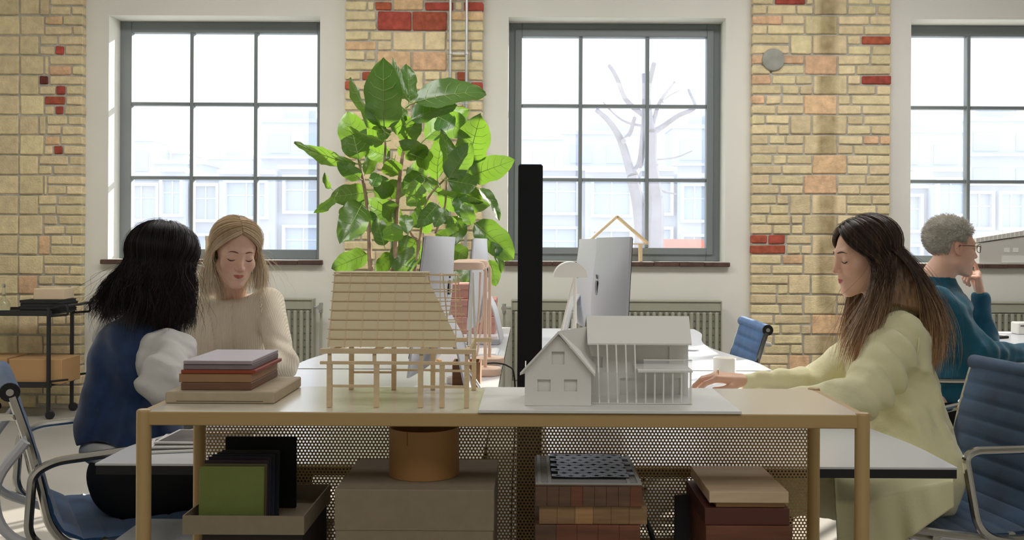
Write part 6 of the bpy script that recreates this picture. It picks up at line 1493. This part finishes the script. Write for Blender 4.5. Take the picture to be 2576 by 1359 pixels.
# turned-down collar and lapel
cp = [nb+np.array(q) for q in ((.055, -.055, .0), (.085, 0, .005), (.055, .06, .0))]; cp = [nb+np.array((-.01, -.078, -.03))]+cp+[nb+np.array((-.01, .078, -.03))]
cp = smooth_path(cp, 7); V = []; n = len(cp)
for i, q in enumerate(cp):
    r_ = q-nb; r_[2] = 0; r_ /= np.linalg.norm(r_)+1e-9
    for k, (o_, z_) in enumerate(((-.004, .0), (0, .030), (.012, .036), (.030, .004), (.036, -.016), (.030, -.018))): V.append(q+r_*o_+np.array((0, 0, z_)))
Q = np.array([(i*6+k, i*6+(k+1) % 6, (i+1)*6+(k+1) % 6, (i+1)*6+k) for i in range(n-1) for k in range(6)]); pmesh('collar', np.array(V), Q, M['coat'], py_)
M['hairY'] = hairmat('brown_long_hair', (58, 40, 32), (214, 170, 124), .86, 1.14, .36)
def tipY(phi, rng, lk):
    side = 1 if phi > 0 else -1; f = abs(phi)
    # phi<0 : her left, towards the camera
    j = rng.uniform(-.012, .012); u = (f-50)/130
    if side < 0:
        if f < 108: v = (f-50)/58; q = P(2118+85*v, 915-35*v*v+14*math.sin(lk*2), 2.80+.05*v); return q+(j, 0, j), np.array((.02, -.02, 0))
        v = (f-108)/72; q = P(2352+20*math.sin(lk)-25*v, 905+28*math.sin(lk*1.3), 2.88+.1*v); return q+(j, 0, j), np.array((.045, -.045*(1-v), .03))
    if f < 95: v = (f-50)/45; q = P(2128+40*v, 890+20*math.sin(lk), 3.12); return q+(j, 0, j), np.array((0, .02, 0))
    v = (f-95)/85; q = P(2335+25*v, 900+25*math.sin(lk), 3.12-.1*v); return q+(j, 0, j), np.array((.05, .02, .03))
long_hair(py_, HY, M['hairY'], tipY, pmin=56, n=3800, tones=(hairmat('brown_hair_dark', (40, 27, 22), (170, 122, 82), 0.88, 1.1, 0.38), hairmat('brown_hair_light', (98, 68, 50), (246, 208, 166), 0.88, 1.1, 0.38)), wave=.006, freq=8, seed=12, puff=.975, rad=.0006, nseg=15)
g = MB().tube([P(1806, 938, 3.11)+np.array((.0, .0105*math.cos(2*math.pi*k/14), .0105*math.sin(2*math.pi*k/14)+.001)) for k in range(14)], .0012, 6, closed=True); g.build('ring', bpy.data.materials['gold'], py_, world=True)

# ============ grey-haired man
HM = Head(P(2394, 624, 4.2), (1, .06, -.06), sc=1.02, male=True)
pm = person('grey-haired man with glasses in a teal sweater, chin resting on his hand', (P(2375, 1040, 4.22)[0], 4.22, 0)); skm = skinmat('ruddy_skin', (240, 194, 170))
nb = P(2360, 692, 4.22); sN, sF = P(2362, 758, 4.04), P(2366, 750, 4.42); ch = P(2372, 860, 4.22); wa = P(2378, 960, 4.22); pe = np.array((wa[0]-.02, 4.22, .56))
eN, wN = P(2470, 893, 4.02), P(2640, 892, 4.2); eF, wF = P(2474, 858, 4.40), P(2466, 742, 4.33)
k1, k2 = pe+np.array((.44, -.10, -.04)), pe+np.array((.44, .10, -.04))
legs = [('c', pe+np.array((.0, -.09, -.03)), k1, .09, .065), ('c', k1, np.array((k1[0]-.02, k1[1], .09)), .058, .042), ('c', np.array((k1[0]-.02, k1[1], .06)), np.array((k1[0]+.15, k1[1], .04)), .042, .033), ('c', pe+np.array((.0, .09, -.03)), k2, .09, .065), ('c', k2, np.array((k2[0]-.02, k2[1], .09)), .058, .042), ('c', np.array((k2[0]-.02, k2[1], .06)), np.array((k2[0]+.15, k2[1], .04)), .042, .033)]
prims = torso_prims(nb, sN, sF, ch, wa, pe, -.035)+[('c', sN, eN, .046, .04), ('c', eN, wN, .038, .026), ('c', sF, eF, .046, .04), ('c', eF, wF, .038, .027)]+legs
hM = hand(wF, (-.18, -.12, 1), (.8, -.45, .2), 1, [(.18, .25, .15), (1.35, 1.2, .7), (1.4, 1.3, .7), (1.4, 1.3, .7)], sc=1.02, thumb=.25)
hM2 = hand(wN, (1, .1, -.1), (0, 0, 1), -1, [(.2, .3, .2)]*4)
finish_body(pm, HM, nb, prims, [hM, hM2], skm, hx(206, 130, 116))
face_lines(pm, HM, mat('grey_brow', (120, 108, 100), .8))
M['teal'] = mat('teal_knit', (16, 98, 124), .9, bump=.2, bs=260, sheen=.3, col2=(12, 84, 108), vs=12)
swt = [('e', (sN+sF)/2+(-.0, 0, -.03), (.105, .215, .085)), ('e', ch, (.125, .20, .15)), ('e', wa, (.13, .19, .17)), ('e', pe+(0, 0, .05), (.155, .218, .14)), ('c', nb+(.0, 0, -.01), nb+(0, 0, -.06), .068, .09), ('c', sN, eN, .062, .058), ('c', eN, wN, .056, .036), ('c', sF, eF, .062, .056), ('c', eF, wF+(0, 0, -.012), .055, .037)]
garment('sweater', pm, swt, M['teal'], k=.035, creases=[(eN, (.9, 0, .4), .006, 90, .11), (eF+(0, 0, .04), (.2, 0, .95), .005, 100, .10), (sN+(.03, 0, -.06), (.8, 0, .6), .005, 70, .10)], folds=[(.004, 32, 51), (.0025, 70, 52)], cuts=[neck_cut(nb+(.012, 0, .050), (.10, .10, .074)), lambda p: .52-p[..., 2], lambda p: np.where((p[..., 0] > wF[0]-.12) & (p[..., 1] > 4.25), p[..., 2]-(wF[2]+.012), -1.)], res=.007)
garment('trousers', pm, [('e', pe, (.168, .225, .135))]+[(l[0], l[1], l[2], l[3]+.014, l[4]+.014) for i, l in enumerate(legs) if i % 3 < 2], bpy.data.materials['black_trousers'], cuts=[lambda p: p[..., 2]-.56], folds=[(.003, 30, 6)], res=.009)
# short hair
M['hairM'] = hairmat('grey_short_hair', (226, 222, 212), (190, 184, 172), 1.1, 1.4, .5)
rng = np.random.RandomState(5)
def scalp(p):
    d = ell(p, (0, -.017, .040), (.0785, .0985, .0835)); line = np.where(p[..., 1] > .03, .058-p[..., 2]+(p[..., 1]-.075)*.2, np.where(np.abs(p[..., 1]+.005) < .03, .026-p[..., 2], -.048-p[..., 2]-(p[..., 1]+.05)*.9))
    line = np.maximum(line, p[..., 1]*1.5+.9*(.055-p[..., 2])-.075); d = smax(d, line, .008); return d+wob(p, .0016, 120, 3)
V, Q = nets(scalp, (-.09, -.13, -.07), (.09, .10, .14), .0035); root = pmesh('hair', HM.w(V), Q, M['hairM'], pm); S_ = []
for k in range(6500):
    v = V[rng.randint(len(V))]; nn = v-np.array((0, -.015, .03)); nn /= np.linalg.norm(nn); L = .009+.014*max(0, v[2]/.1)*rng.rand()
    dd = nn*.55+np.array((rng.normal()*.35, -.5+rng.normal()*.35+(.7 if v[1] > .05 else 0), -.25+.5*max(0, v[2]/.12)+rng.normal()*.2)); dd /= np.linalg.norm(dd); S_.append(HM.w(np.array([v-nn*.001, v+dd*L*.5+nn*.002, v+dd*L])))
V2, Q2 = tubes(S_, .0007, 3); s_ = pmesh('strands', V2, Q2, M['hairM'], root); s_['kind'] = 'stuff'
M['tort'] = mat('tortoiseshell', (96, 52, 26), .25)
for s in (-1, 1):
    rim = [HM.w((s*.035+.024*math.copysign(abs(math.cos(a))**.8, math.cos(a)), .102-.010*max(0, s*math.cos(a)), .004+.017*math.copysign(abs(math.sin(a))**.8, math.sin(a)))) for a in np.linspace(0, 2*math.pi, 24, endpoint=False)]
    if s < 0: gm_ = MB()
    gm_.tube(rim, .0017, 6, closed=True)
    gm_.tube([HM.w((s*.059, .092, .012)), HM.w((s*.072, .04, .012)), HM.w((s*.079, -.005, .010)), HM.w((s*.080, -.02, -.004))], .0019, 6)
gm_.tube([HM.w((-.011, .104, .008)), HM.w((.011, .104, .008))], .0016, 6); gm_.build('glasses', M['tort'], pm, world=True)

# ------------------------------------------------------------------ shared phrases for things of a kind
GR = {'office_chair': 'blue ribbed office chairs', 'desk': 'white desks', 'folder': 'black folders on the trolley', 'sample_card': 'sample cards in the open carton', 'sample_board': 'boards stacked on the shelf top',
      'wood_sample': 'wood sample blocks on the lower shelf', 'monitor': 'silver monitors on the desks', 'desk_lamp': 'desk lamps', 'cardboard_box': 'cardboard boxes on the trolley', 'conduit': 'steel conduits on the middle pillar',
      'radiator': 'radiators under the windows', 'town_house': 'town houses across the street', 'apartment_building': 'apartment blocks behind the town houses', 'magazine': 'magazines on the left desk', 'paper_sheet': 'drawing sheets on the left desk',
      'pen': 'pens in the wooden box', 'marker_pen': 'markers by the white lamp', 'pencil': 'loose pencils', 'person': 'people at the desks'}
for o in list(bpy.data.objects):
    if o.parent is None and 'label' in o:
        k_ = o.name.split('.')[0]
        if k_ in GR: o['group'] = GR[k_]
        if k_ == 'storage_box': o['group'] = 'pink storage boxes on the far left desk' if 'pink' in o['label'] else 'storage boxes on the lower shelf'
